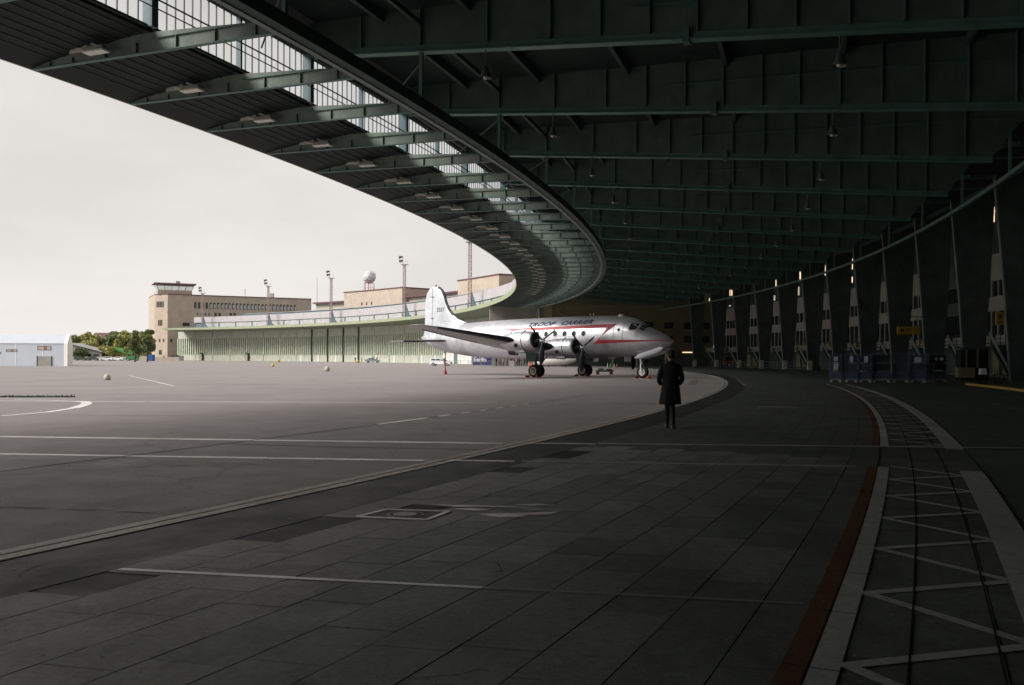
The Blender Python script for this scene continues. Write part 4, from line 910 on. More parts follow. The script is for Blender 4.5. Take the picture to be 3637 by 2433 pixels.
MB().tube((8.2, 0, .95), (8.05, 0, 2.1), .10, .12, 12).build('nose_strut', 'white_paint', air, True)
fk = MB()
for s_ in (-1, 1): fk.beam((8.3, s_*.25, .53), (8.2, s_*.2, 1.15), .08, .10)
fk.beam((8.2, -.22, 1.12), (8.2, .22, 1.12), .12, .12); fk.beam((8.1, -.05, 1.35), (8.5, -.4, 1.28), .05, .05); fk.build('nose_fork', 'rim_white', air)
for s_ in (-1,):
    rr = []
    for k in range(13):
        t = k/12; a = 7.9+2.75*t; z = 1.72+.80*t; w_ = .26*min(1, (math.sin(math.pi*min(1, t*4+.12)/2) if t < .25 else 1)*(math.sqrt(max(.02, 1-((t-.72)/.28)**2)) if t > .72 else 1))
        rr.append([Vector((a, s_*.62+.10*math.cos(q), z+w_*math.sin(q))) for q in [2*math.pi*j/14 for j in range(14)]])
    MB().loft(rr).build('nose_gear_door', 'aluminium_pale', air, True)
    rr = [[Vector((v.x, -v.y, v.z)) for v in r_] for r_ in rr]; MB().loft(rr).build('nose_gear_door', 'aluminium_pale', air, True)
MB().sphere((11.1, 0, 3.10), .13, 12, 8).build('nose_cap', 'orange', air, True)
for a in (3.1, 3.45): MB().beam((a, 0, 5.3), (a-.12, 0, 5.62), .03, .03).build('roof_aerial', 'white_paint', air)
MB().sphere((6.2, 0, 5.27), .30, 14, 8, .55).build('astrodome', 'aluminium_pale', air, True)
MB().loft([[skin(a, z, -1, .02) for a, z in ((-5.2, 1.95), (-4.2, 1.9), (-3.9, 2.1), (-4.4, 2.3), (-5.1, 2.3))]], True, False).build('belly_vent', 'rubber', air)
MB().tube((9.7, -.2, 2.2), (9.7, -.2, 2.0), .02, .02, 6).build('pitot', 'white_paint', air)

ts = empty('tail_stand', (-6.35, 85.75, 0)); tag(ts, 'thin red tail support pole under the aircraft tail', 'tail stand')
MB().tube((0, 0, .12), (0, 0, 2.25), .045, .045, 8).build('pole', 'red_paint', ts); MB().tube((0, 0, 0), (0, 0, .5), .20, .05, 12).build('base', 'red_paint', ts); MB().tube((0, 0, 1.9), (0, 0, 2.3), .05, .17, 10).build('head', 'aluminium_pale', ts)
def loc_air(a, b): q = Vector((a, b, 0))*.95; q.rotate(Matrix.Rotation(R_(-38.3), 3, 'Z')); return q+Vector((4.23, 76.6, 0))
for nm, a, b in (('right main wheels', 0, -3.76), ('left main wheels', 0, 3.76), ('nose wheel', 8.3, 0)):
    for s_, fb in ((1, 'front'), (-1, 'rear')):
        c = empty('wheel_chock', loc_air(a+s_*.62, b-.55*(b != 0)), R_(-38.3) if s_ > 0 else R_(141.7)); tag(c, 'orange wheel chock at the %s of the aircraft %s' % (fb, nm), 'wheel chock', 'orange chocks under the aircraft')
        MB().prism([(-.08, 0), (.12, 0), (-.06, .15)], 'y', -.28, .28).build('wedge', 'orange', c)
        MB().beam((.0, -.4, .12), (.28, -.5, .26), .04, .04).build('handle', 'orange', c)
ct = empty('tow_trolley', (8.9, 86.6, 0)); tag(ct, 'low dark trolley standing behind the left main wheels of the aircraft', 'trolley')
MB().box(-.9, .9, -.3, .3, .28, .45).build('bed', 'black_plastic', ct); MB().box(-.6, -.1, -.25, .25, .45, .62).build('crate', 'steel_dark', ct); MB().box(.2, .7, -.2, .2, .45, .56).build('crate', 'rubber', ct)
for x in (-.65, .65):
    for y in (-.28, .28): MB().tube((x, y-.04, .15), (x, y+.04, .15), .15, .15, 12).build('wheel', 'rubber', ct)
for x in (-.85, .85): MB().box(x-.06, x+.06, -.31, -.29, .3, .42).build('reflector', 'orange', ct)

# ================================================================== PEOPLE
def skin_body(name, pts, edges, parent, m_, sub=2, root=0):
    me = bpy.data.meshes.new(name); me.from_pydata([p[:3] for p in pts], edges, []); o = bpy.data.objects.new(name, me); COL.objects.link(o)
    sk = o.modifiers.new('skin', 'SKIN'); sk.use_smooth_shade = True
    for i, p in enumerate(pts):
        d = me.skin_vertices[0].data[i]; d.radius = (p[3], p[4] if len(p) > 4 else p[3]); d.use_root = (i == root)
    if sub: sb = o.modifiers.new('subdivision', 'SUBSURF'); sb.levels = sub; sb.render_levels = sub
    dg = bpy.context.evaluated_depsgraph_get(); dg.update(); me2 = bpy.data.meshes.new_from_object(o.evaluated_get(dg)); bpy.data.objects.remove(o)
    me2.name = name; me2.materials.clear(); me2.materials.append(M[m_])
    for p in me2.polygons: p.use_smooth = True
    o = bpy.data.objects.new(name, me2); COL.objects.link(o); o.parent = parent; return o
def ell(c, rx, ry, n=28, ph=0, wob=None):
    out_ = []
    for k in range(n):
        t = 2*math.pi*k/n; f = 1+(wob(t) if wob else 0); out_.append(Vector((c[0]+rx*f*math.cos(t), c[1]+ry*f*math.sin(t), c[2])))
    return out_
man = empty('person', (3.62, 20.55, 0)); tag(man, 'person in a knee-length black coat and dark trousers walking away under the canopy', 'person')
# body: legs, pelvis, torso, neck (one surface)
bp_ = [(0, 0, .93, .13, .11), (0, 0, 1.15, .135, .10), (0, 0, 1.38, .15, .10), (0, -.01, 1.50, .06, .06), (0, .0, 1.58, .055, .055),
       (-.07, .0, .86, .09, .09), (-.06, .07, .50, .062, .062), (-.06, .05, .12, .045, .045), (-.065, .14, .05, .045, .035), (-.07, .25, .035, .04, .03),
       (.06, .0, .86, .09, .09), (.035, -.06, .50, .062, .062), (.03, -.24, .15, .045, .045), (.03, -.16, .06, .045, .035), (.03, -.03, .04, .04, .03),
       (-.18, 0, 1.42, .065, .065), (-.25, -.03, 1.15, .05, .05), (-.20, .14, 1.0, .04, .04), (-.14, .22, 1.02, .03, .03),
       (.18, 0, 1.42, .065, .065), (.25, -.03, 1.15, .05, .05), (.20, .14, 1.0, .04, .04), (.14, .22, 1.02, .03, .03)]
be = [(0, 1), (1, 2), (2, 3), (3, 4), (0, 5), (5, 6), (6, 7), (7, 8), (8, 9), (0, 10), (10, 11), (11, 12), (12, 13), (13, 14), (2, 15), (15, 16), (16, 17), (17, 18), (2, 19), (19, 20), (20, 21), (21, 22)]
skin_body('body', bp_, be, man, 'trouser')
# head with face, ears, neck
hd = MB(); hr = []
for z, rx, ry, cy_ in ((1.50, .055, .06, 0), (1.55, .053, .058, .0), (1.585, .058, .07, .012), (1.61, .068, .085, .022), (1.64, .074, .095, .022), (1.68, .079, .100, .015), (1.72, .079, .100, .008), (1.75, .070, .088, .002), (1.775, .046, .058, 0), (1.785, .015, .02, 0)):
    hr.append(ell((0, cy_, z), rx, ry, 24))
hd.loft(hr); hd.build('head', 'skin', man, True).rotation_euler = (0, 0, R_(18))
fc = MB(); fc.loft([ell((0, .105, 1.69), .008, .01, 8), ell((0, .128, 1.655), .017, .02, 8), ell((0, .11, 1.645), .012, .012, 8)]); fc.build('nose', 'skin', man, True).rotation_euler = (0, 0, R_(18))
for s_ in (-1, 1):
    MB().loft([ell((s_*.082, .0, 1.645), .008, .015, 10), ell((s_*.090, -.004, 1.67), .010, .026, 10), ell((s_*.090, -.004, 1.70), .008, .022, 10)]).build('ear', 'skin', man, True).rotation_euler = (0, 0, R_(18))
    MB().sphere((s_*.03, .102, 1.685), .011, 8, 6).build('eye', 'shoe_white', man).rotation_euler = (0, 0, R_(18))
MB().box(-.022, .022, .108, .114, 1.612, 1.62).build('mouth', 'red_stripe', man).rotation_euler = (0, 0, R_(18))
hb = MB(); rs = []
for z, rx, ry, cy_ in ((1.60, .062, .05, -.045), (1.63, .078, .075, -.03), (1.67, .086, .092, -.02), (1.71, .089, .100, -.008), (1.745, .084, .104, .0), (1.775, .064, .082, .002), (1.797, .03, .04, 0)):
    rs.append(ell((0, cy_, z), rx, ry, 26, wob=lambda t: .03*math.sin(7*t+z*40)))
hb.loft(rs); hb.build('hair', 'hair', man, True).rotation_euler = (0, 0, R_(18))
co = MB(); rs = []
rnd = random.Random(3)
for z, rx, ry, cx_ in ((.555, .262, .175, -.012), (.60, .257, .172, -.012), (.72, .245, .165, -.008), (.86, .232, .158, -.004), (.98, .215, .15, 0), (1.08, .20, .14, 0), (1.2, .205, .142, 0), (1.32, .215, .142, 0), (1.40, .218, .13, 0), (1.455, .185, .105, 0), (1.49, .12, .085, 0), (1.515, .082, .075, 0), (1.545, .074, .07, 0)):
    amp = .05*max(0, (1.1-z)/.5); rs.append(ell((cx_, -.01, z), rx, ry, 48, wob=lambda t: amp*math.sin(6*t+1.3)+amp*.6*math.sin(11*t+z*2)+.008*math.sin(3*t+z*9)))
co.loft(rs, True, True)
co.v = [(x*.93, y, z) for x, y, z in co.v]; co.build('coat', 'coat_black', man, True)
for s_ in (-1, 1):
    skin_body('sleeve', [(s_*.175, 0, 1.41, .075, .075), (s_*.232, -.02, 1.28, .068, .068), (s_*.265, -.035, 1.14, .064, .064), (s_*.245, .04, 1.05, .060, .060), (s_*.19, .12, 1.0, .056, .056)], [(0, 1), (1, 2), (2, 3), (3, 4)], man, 'coat_black', 2)
    hx = s_*.16
    skin_body('hand', [(hx+s_*.02, .13, 1.0, .03, .03), (hx, .17, 1.0, .036, .02), (hx-s_*.025, .205, .995, .012, .012), (hx-s_*.05, .215, .985, .010, .010), (hx-s_*.02, .21, 1.012, .012, .012), (hx-s_*.052, .225, 1.005, .010, .010), (hx-s_*.012, .212, 1.03, .012, .012), (hx-s_*.045, .232, 1.022, .009, .009), (hx-s_*.005, .205, .98, .010, .010), (hx-s_*.035, .215, .968, .009, .009), (hx+s_*.01, .18, 1.035, .012, .012), (hx-s_*.01, .205, 1.055, .010, .010)],
              [(0, 1), (1, 2), (2, 3), (1, 4), (4, 5), (1, 6), (6, 7), (1, 8), (8, 9), (1, 10), (10, 11)], man, 'skin', 1)
for x, y in ((-.065, .07), (.03, -.23)):
    MB().loft([ell((x, y+.06, .0), .048, .135, 20), ell((x, y+.06, .03), .05, .138, 20), ell((x, y+.035, .065), .045, .10, 20), ell((x, y-.01, .11), .042, .055, 20)]).build('shoe', 'rubber', man, True)
    MB().loft([ell((x-.043, y-.04, .025), .007, .02, 8), ell((x-.045, y-.045, .09), .007, .014, 8)]).build('shoe_tab', 'shoe_white', man)
MB().loft([[(-.004, -.165, z) for z in (.56, .95)], [(.004, -.168, z) for z in (.56, .95)]], False, False, False).build('coat_vent', 'rubber', man)

# distant visitors: one continuous figure each, varied clothes
def figure(top, x, y, rz, s=1., bag=None, pose=0):
    p = empty('person', (x, y, 0), R_(rz)); p.scale = (s, s, s)
    st_ = .10+.08*pose
    pts = [(0, 0, .93, .13, .10), (0, 0, 1.2, .14, .10), (0, 0, 1.42, .15, .09), (0, 0, 1.54, .05, .05), (-.09, .0, .82, .085, .085), (-.1, -st_*.4, .45, .06, .06), (-.1, -st_, .06, .05, .05), (.09, 0, .82, .085, .085), (.1, st_*.4, .45, .06, .06), (.1, st_, .06, .05, .05),
           (-.19, 0, 1.42, .055, .055), (-.23, -.03, 1.15, .045, .045), (-.2, .10-.1*pose, .92, .035, .035), (.19, 0, 1.42, .055, .055), (.23, -.03, 1.15, .045, .045), (.2, .12, .95, .035, .035)]
    ed = [(0, 1), (1, 2), (2, 3), (0, 4), (4, 5), (5, 6), (0, 7), (7, 8), (8, 9), (2, 10), (10, 11), (11, 12), (2, 13), (13, 14), (14, 15)]
    key = 'fig%d' % pose
    if key not in T: T[key] = skin_body('body', pts, ed, None, 'trouser', 1); bpy.data.objects.remove(T[key]) if False else None
    b = T[key]; c = b.data.copy() if False else b.data
    o = bpy.data.objects.new('body', c); COL.objects.link(o); o.parent = p
    MB().sphere((0, .01, 1.64), .105, 10, 8, 1.15).build('head', 'skin', p, True); MB().sphere((0, -.02, 1.68), .11, 10, 8, 1.0).build('hair', 'hair', p, True)
    MB().loft([ell((0, 0, .78), .19, .14, 14), ell((0, 0, 1.0), .185, .13, 14), ell((0, 0, 1.25), .2, .135, 14), ell((0, 0, 1.43), .19, .11, 14), ell((0, 0, 1.53), .08, .07, 14)]).build('coat', top, p, True)
    return p
vis_ = [(-12.4, 166, 'cloth_navy', 'person in a navy top standing by the barriers left of the blue banner'), (-2.9, 166, 'cloth_black', 'person in black right beside the blue banner'), (-2.2, 168, 'cloth_brown', 'second visitor to the right of the blue banner, brown coat'), (-1.6, 165, 'cloth_pale', 'visitor in pale top behind the grey box'),
        (-.9, 167, 'cloth_rust', 'visitor in a rust orange jacket behind the grey box'), (-.2, 169, 'cloth_black', 'visitor in black at the middle of the queue'), (.3, 166, 'cloth_brown', 'visitor in brown in the queue, right of the black one'), (.9, 170, 'cloth_rust', 'visitor in orange at the back of the queue'),
        (1.3, 166, 'cloth_navy', 'visitor in navy nearing the right cones'), (1.8, 168, 'cloth_pale', 'visitor in light coat nearing the right cones'), (2.3, 166, 'cloth_black', 'visitor in black left of the red cones'), (2.8, 168, 'cloth_navy', 'last visitor in navy before the red cones'),
        (5.2, 168, 'cloth_blue', 'visitor in blue behind the right main wheels'), (6.1, 170, 'cloth_black', 'visitor in black behind the right main wheels'), (-45.6, 262, 'cloth_navy', 'left person standing by the green hangar doors'), (-43.7, 262, 'cloth_black', 'right person standing by the green hangar doors'), (-39.3, 254, 'cloth_black', 'person behind the silver car at the hangar doors'), (-38.3, 255, 'cloth_brown', 'person leaning at the silver car by the hangar doors')]
for i, (x, y, c, lb) in enumerate(vis_): tag(figure(c, x, y, (i*67) % 360, .95+.06*((i*5) % 3-1), pose=i % 2), lb, 'person', 'visitors in the distance')
for k in ('fig0', 'fig1'): bpy.data.objects.remove(T.pop(k))

# ================================================================== VEHICLES
def car(name, kind, body_m, loc, rz, label, cat='car'):
    t = empty(name, loc, R_(rz)); tag(t, label, cat)
    if kind == 'wagon': prof = [(-2.2, .35), (-2.25, .75), (-2.15, 1.0), (-1.95, 1.42), (-1.2, 1.47), (.3, 1.45), (1.1, .98), (2.05, .82), (2.25, .6), (2.2, .32)]
    else: prof = [(-2.15, .35), (-2.2, .85), (-1.7, .98), (-1.0, 1.38), (.1, 1.42), (.9, .98), (1.95, .82), (2.15, .6), (2.1, .32)]
    W_ = .85
    def nw(z): return W_ if z < .95 else W_-.18*(z-.95)/.5
    MB().loft([[(x, -nw(z), z) for x, z in prof], [(x, nw(z), z) for x, z in prof]]).build('body', body_m, t)
    if kind == 'wagon': gl = [[(-1.85, 1.05), (-1.8, 1.36), (-.95, 1.38), (-.95, 1.03)], [(-.85, 1.03), (-.85, 1.38), (.05, 1.37), (.1, 1.02)], [(.2, 1.02), (.14, 1.37), (.3, 1.36), (.85, 1.0)]]
    else: gl = [[(-1.35, 1.03), (-.95, 1.3), (-.35, 1.33), (-.35, 1.02)], [(-.25, 1.02), (-.25, 1.33), (.1, 1.33), (.65, 1.0)]]
    for p in gl:
        for s_ in (-1, 1): MB().loft([[(x, s_*(nw(z)-.01), z) for x, z in p], [(x, s_*(nw(z)+.012), z) for x, z in p]]).build('side_window', 'car_glass', t)
    xs_ = (.32, 1.42, 1.08, 1.0) if kind == 'wagon' else (.12, 1.39, .88, 1.0)
    MB().loft([[(xs_[0]+.03, -.62, xs_[1]), (xs_[0]+.03, .62, xs_[1]), (xs_[2]+.03, .72, xs_[3]), (xs_[2]+.03, -.72, xs_[3])], [(xs_[0]+.05, -.62, xs_[1]+.02), (xs_[0]+.05, .62, xs_[1]+.02), (xs_[2]+.05, .72, xs_[3]+.02), (xs_[2]+.05, -.72, xs_[3]+.02)]]).build('windscreen', 'car_glass', t)
    for x in (-1.35, 1.35):
        for s_ in (-1, 1):
            wq = MB().tube((x, s_*.70, .32), (x, s_*.88, .32), .32, .32, 18).build('wheel', 'rubber', t); MB().tube((x, s_*.86, .32), (x, s_*.90, .32), .2, .18, 12).build('rim', 'car_silver', wq)
    for s_ in (-1, 1): MB().box(2.12, 2.24, s_*.6-.15, s_*.6+.15, .6, .72).build('headlight', 'fixture_glass', t); MB().box(-2.27, -2.2, s_*.68-.08, s_*.68+.08, .75, 1.0).build('tail_light', 'red_paint', t)
    t.scale = (.95,)*3; return t
car('station_wagon', 'wagon', 'car_white', (-13.6, 172, 0), -12, 'silver-white station wagon parked beyond the tail support pole')
car('parked_car', 'saloon', 'car_silver', (-38.9, 251.5, 0), 5, 'silver saloon with people around it at the green hangar doors')
car('parked_car', 'wagon', 'car_white', (-135.2, 300, 0), 182, 'white parked car, left one of two below the trees')
car('parked_car', 'saloon', 'car_white', (-130.9, 299, 0), 178, 'white parked car, right one of two below the trees')
car('parked_car', 'wagon', 'car_dark', (-143.6, 300, 0), 4, 'dark parked car right of the white tent hall')
car('parked_car', 'saloon', 'car_dark', (-139.6, 300, 0), 2, 'dark parked car just left of the white cars')
def truck(loc, rz, bm__, label, red=False):
    t = empty('fire_engine' if red else 'tractor_truck', loc, R_(rz)); tag(t, label, 'fire engine' if red else 'truck')
    MB().prism([(1.2, .5), (3.0, .5), (3.05, 1.2), (2.85, 2.4), (1.2, 2.45)], 'y', -1.1, 1.1).build('cab', bm__, t)
    MB().box(-3.2, 1.1, -1.12, 1.12, .75, 2.35).build('body', bm__, t); MB().box(-3.3, 3.0, -.9, .9, .45, .72).build('chassis', 'rubber', t)
    for s_ in (-1, 1):
        MB().prism([(1.5, 1.5), (2.9, 1.5), (2.75, 2.2), (1.5, 2.25)], 'y', s_*1.1-.02, s_*1.1+.02).build('cab_window', 'car_glass', t)
        if red:
            for x in (-2.9, -1.6, -.3): MB().box(x, x+1.1, s_*1.12-.02, s_*1.12+.02, 1.0, 2.1).build('locker_door', 'car_silver' if x == -1.6 else bm__, t)
            MB().box(-3.2, 2.9, s_*1.13-.015, s_*1.13+.015, .82, .95).build('stripe', 'yellow_paint', t)
        for x in (-2.0, 2.1): wq = MB().tube((x, s_*.8, .5), (x, s_*1.15, .5), .5, .5, 18).build('wheel', 'rubber', t); MB().tube((x, s_*1.13, .5), (x, s_*1.18, .5), .3, .26, 14).build('rim', 'rim_white', wq)
    MB().box(2.98, 3.07, -.9, .9, .6, .8).build('bumper', 'rim_white', t)
    if red: MB().box(1.4, 2.4, -.8, .8, 2.45, 2.6).build('light_bar', 'navy_ink', t); MB().beam((-3, -.4, 2.5), (1, -.4, 2.55), .4, .12).build('ladder', 'galv', t)
    t.scale = (.85, .85, .85) if red else (.62, .62, .68); return t
truck((40.0, 186, 0), 172, 'red_paint', 'red fire engine in the dark, left of two behind the railing', True)
truck((42.8, 170.5, 0), 176, 'red_paint', 'red fire engine with pale wheel arch, right of two behind the railing', True)
truck((-126.0, 299, 0), 3, 'green_truck', 'green tractor truck below the trees beside the tower')
wa = empty('covered_aircraft', (8.0, 158, 0), R_(-6)); tag(wa, 'white covered fuselage lying low behind the inner engines of the aircraft', 'aircraft')
MB().loft([[Vector((x, ry*math.cos(2*math.pi*k/20), z+rz_*math.sin(2*math.pi*k/20))) for k in range(20)] for x, ry, rz_, z in ((-3.7, .1, .15, .9), (-3.2, .5, .5, .95), (-1.8, .85, .85, 1.1), (0, .9, .9, 1.2), (1.6, .8, .72, 1.15), (3.0, .5, .45, 1.3), (4.2, .12, .2, 1.7))]).build('hull', 'white_paint', wa, True)
MB().loft([[(3.3, y, 1.4), (4.3, y, 1.5), (4.6, y, 2.4), (4.1, y, 2.4)] for y in (-.06, .06)]).build('tail', 'white_paint', wa)
for x in (-1.5, 1.5): MB().tube((x, -.8, .2), (x, -.65, .2), .2, .2, 12).build('wheel', 'rubber', wa)

# barriers, banner, cones, boxes by the entrance
bn = empty('banner', (-5.1, 154.3, 0), R_(0)); tag(bn, 'dark blue banner with bold white lettering standing on the apron', 'banner')
MB().box(-1.62, 1.62, -.05, .05, .28, 2.75).build('panel', 'banner_blue', bn)
for x in (-1.5, 1.5): MB().box(x-.05, x+.05, -.5, .5, 0, .12).build('foot', 'galv', bn); MB().box(x-.03, x+.03, -.04, .04, .1, .3).build('leg', 'galv', bn)
for s_, z in (('berlin', .92), ('art', 1.62)):
    me = text_data(s_, 1.05, 0, .035, extrude=.004, spacing=.92)
    me.transform(Matrix.Translation((-1.5, -.06, z)) @ Matrix.Rotation(R_(90), 4, 'X')); add_mesh('lettering', me, 'car_white', bn)
def barrier(loc, rz, label):
    t = empty('crowd_barrier', loc, R_(rz)); tag(t, label, 'barrier', 'steel crowd barriers by the banner'); b = MB()
    b.beam((-1.1, 0, 1.05), (1.1, 0, 1.05), .05, .05); b.beam((-1.1, 0, .22), (1.1, 0, .22), .04, .04); b.beam((-1.1, 0, 0), (-1.1, 0, 1.05), .05, .05); b.beam((1.1, 0, 0), (1.1, 0, 1.05), .05, .05); b.build('frame', 'galv', t)
    for k in range(1, 12): MB().beam((-1.1+k*.183, 0, .22), (-1.1+k*.183, 0, 1.05), .018, .018).build('bar', 'galv', t)
    for x in (-.8, .8): MB().box(x-.03, x+.03, -.3, .3, 0, .04).build('foot', 'galv', t)
for i, (x, y, lb) in enumerate([(-9.8, 152, 'crowd barrier nearest the station wagon bonnet'), (-8.0, 151.5, 'crowd barrier between the wagon and the banner, second from left'), (-6.2, 151, 'crowd barrier standing in front of the banner left half'), (-4.2, 151, 'crowd barrier standing in front of the banner right half')]): barrier((x, y, 0), (-4, 6, -2, 3)[i], lb)
def cone(x, y, m_, lb, h=.75):
    t = empty('traffic_cone', (x, y, 0)); tag(t, lb, 'traffic cone'); MB().box(-.2, .2, -.2, .2, 0, .04).build('base', 'rubber', t); MB().tube((0, 0, .04), (0, 0, h), .16, .03, 14).build('body', m_, t); MB().tube((0, 0, h*.45), (0, 0, h*.62), .106, .08, 14).build('band', 'shoe_white', t)
cone(3.1, 163, 'orange', 'orange cone left of the pale pillar by the queue', .95); cone(3.5, 163, 'orange', 'second orange cone left of the pale pillar', .95); cone(5.0, 164, 'orange', 'orange cone to the right of the pale pillar', .95)
cone(16.0, 150.5, 'car_silver', 'grey-blue cone behind the left main wheels', .8); cone(16.45, 150.3, 'green_slope', 'green cone behind the left main wheels', .9); cone(17.1, 150.3, 'shoe_white', 'white cone behind the left main wheels', .7); cone(17.5, 150, 'red_paint', 'red cone behind the left main wheels', .8)
q = MB().tube((4.3, 164.5, 0), (4.3, 164.5, 1.5), .42, .24, 16); tag(q.build('pillar_cover', 'limestone'), 'pale tapering pillar cover between the orange cones', 'pillar')
q = MB().box(-.5, .4, 161, 161.6, 0, 1.05); tag(q.build('box', 'galv'), 'grey metal box in front of the queue of visitors', 'box')

# apron domes, tent hall, shed, container
def dome(x, y, s, lb, m_='dome_pale'):
    t = MB(); t.loft([ell((x, y, z*s), r*s, r*s, 20) for z, r in ((0, .5), (.45, .5), (.65, .46), (.85, .34), (.95, .18), (.98, .04))]); tag(t.build('concrete_dome', m_, None, True), lb, 'bollard', 'round-topped apron bollards')
dome(-26.75, 59.5, .42, 'nearest pale round-topped bollard, alone on the apron at left'); dome(-20.4, 99.3, .58, 'pale round-topped bollard between the left bollard and the aircraft tail'); dome(-38.5, 145, .5, 'small yellowish bollard far out on the apron', 'yellow_paint'); dome(-41.5, 242, .9, 'small yellowish bollard near the hangar doors', 'yellow_paint'); dome(-68, 262, .8, 'tiny yellow bollard near the tower foot', 'yellow_paint')
th = empty('tent_hall', (-90, 140, 0), world=True); tag(th, 'long white tent hall with brown window strips at the left edge', 'tent hall')
X0, X1, Y0, Y1 = -125, -68.4, 137.5, 146.5
tp = [(Y0, 0), (Y1, 0), (Y1, 3.45), ((Y0+Y1)/2, 5.0), (Y0, 3.45)]
MB().loft([[(X0, y, z) for y, z in tp], [(X1-(y-Y0)*.40, y, z) for y, z in tp]]).build('shell', 'tent_shade_tone', th)
tp = [(Y0-.1, 0), (Y1+.1, 0), (Y1+.1, 3.5), ((Y0+Y1)/2, 5.1), (Y0-.1, 3.5)]
MB().loft([[(X1+.01-(y-Y0)*.40, y, z) for y, z in tp], [(X1+.5-(y-Y0)*.40, y, z) for y, z in tp]]).build('gable', 'tent_sunlit_tone', th)
MB().box(X0, X1, Y0-.05, Y0, 3.4, 3.48).build('eave_seam', 'galv', th)
for x0, x1, z0, z1 in ((-72.5, -70.4, 2.45, 3.1), (-77.3, -75.6, 2.2, 2.55), (-80.2, -78.1, 1.85, 2.15)): MB().box(x0, x1, Y0-.04, Y0-.01, z0, z1).build('window', 'brown_window', th); MB().box(x0+.2, x0+(x1-x0)*.5, Y0-.07, Y0-.04, z0+.05, z1-.15).build('shutter', 'limestone_pale', th); MB().box(x0+(x1-x0)*.72, x1-.05, Y0-.07, Y0-.04, z0+.05, z1-.1).build('shutter', 'limestone_pale', th)
MB().box(-72.5, -70.3, Y0-.06, Y0-.01, .0, 1.5).build('roller_door', 'plaster_grey', th); MB().box(-72.55, -72.45, Y0-.1, Y0, 0, 1.55).build('door_frame', 'car_dark', th); MB().box(-70.35, -70.25, Y0-.1, Y0, 0, 1.55).build('door_frame', 'car_dark', th)
for k in range(14): MB().box(X0+k*4.1, X0+k*4.1+.08, Y0-.03, Y0, 0, 3.4).build('tent_seam', 'tent_sunlit_tone', th)
sh = empty('shed', (-138, 305, 0), world=True); tag(sh, 'low grey gabled shed between the tent hall and the trees', 'shed')
MB().prism([(-152, 0), (-139.5, 0), (-139.5, 2.9), (-150, 5.6), (-152, 5.3)], 'y', 306, 316).build('body', 'plaster_grey', sh); MB().prism([(-153, 5.2), (-150, 5.65), (-139, 2.9), (-139, 3.15), (-150, 5.95), (-153, 5.5)], 'y', 305.2, 317).build('roof', 'galv', sh)
for k in range(4): MB().box(-150+k*2.6, -148.4+k*2.6, 305.9, 306, .8, 2.2).build('window', 'window_dark', sh)
cn = MB().box(-118.1, -116.6, 292, 294, 0, 2.1); tag(cn.build('container', 'blue_bin'), 'blue container standing against the foot of the tower', 'container')
cn = MB().box(-120.4, -118.3, 292, 294, 0, 1.6); tag(cn.build('container', 'limestone_pale'), 'pale cream container left of the blue one', 'container')
cn = MB().box(-127.9, -126.7, 335, 337, 0, 2.0); tag(cn.build('container', 'brown_window'), 'brown skip at the corner of tower and hangar', 'container')
cn = MB().box(-126.6, -124.1, 335, 337, 0, 1.9); tag(cn.build('container', 'dark_green'), 'dark green container at the left end of the hangar doors', 'container')
cn = MB().box(-124.0, -122.8, 335, 337, 0, 1.8); tag(cn.build('container', 'car_silver'), 'grey container right of the dark green one', 'container')
nt_ = empty('green_bank', (-127, 318, 0), world=True); tag(nt_, 'bright green netted slope below the trees', 'bank')
MB().prism([(-137.5, 4.9), (-131, 3.6), (-127.4, 2.2), (-128.4, 1.8), (-133, 2.4), (-137.8, 4.0)], 'y', 309.5, 310).build('netting', 'green_slope', nt_); MB().prism([(-138.2, 0), (-127, 0), (-127.4, 1.9), (-137.8, 4.2)], 'y', 310, 313).build('base', 'leaf_b', nt_)
hw_ = MB().box(-153, -112, 303, 303.3, 0, 1.3); tag(hw_.build('wall', 'limestone_pale'), 'low pale wall behind the parked cars', 'wall')
hs = empty('house', (-190, 420, 0), world=True); tag(hs, 'far house roof showing between the tree crowns', 'house'); MB().box(-196, -186, 420, 430, 0, 8.5).build('wall', 'limestone', hs); MB().prism([(419, 8.5), (431, 8.5), (425, 12.5)], 'x', -197, -185).build('roof', 'brick_red_eave', hs); MB().box(-190, -188.5, 420, 421, 9.2, 10.2).build('dormer', 'galv', hs)

# trees
def tree(x, y, h, r, mats_, lb, seed):
    rn = random.Random(seed); t = empty('tree', (x, y, 0)); tag(t, lb, 'tree', 'trees left of the control tower')
    tr = MB(); tr.tube((0, 0, 0), (.1, 0, h*.5), .26, .14, 8)
    for k in range(7):
        a = k*.9+rn.random(); z0 = h*(.2+.05*k); tr.tube((0.05, 0, z0), (math.cos(a)*r*.7, math.sin(a)*r*.7, z0+h*.28), .1, .03, 5)
    tr.build('trunk', 'bark', t)
    cl = [(Vector((rn.uniform(-1, 1)*r*.75, rn.uniform(-1, 1)*r*.75, h*rn.uniform(.25, .86))), r*rn.uniform(.28, .5)) for _ in range(15)]
    cl.append((Vector((0, 0, h*.85)), r*.35))
    for mi, m_ in enumerate(mats_):
        lf = MB()
        for c, cr_ in cl[mi::len(mats_)]:
            for _ in range(300):
                d = Vector((rn.gauss(0, 1), rn.gauss(0, 1), rn.gauss(0, .8))).normalized()*cr_*rn.uniform(.55, 1.08); p = c+d
                if p.z < .4: continue
                s_ = rn.uniform(.22, .50); u = Vector((rn.gauss(0, 1), rn.gauss(0, 1), rn.gauss(0, 1))).normalized(); v = u.cross(Vector((rn.gauss(0, 1), rn.gauss(0, 1), .3))).normalized()
                lf.quad(p-u*s_, p+v*s_*.7, p+u*s_, p-v*s_*.7)
        o = lf.build('crown', m_, t)
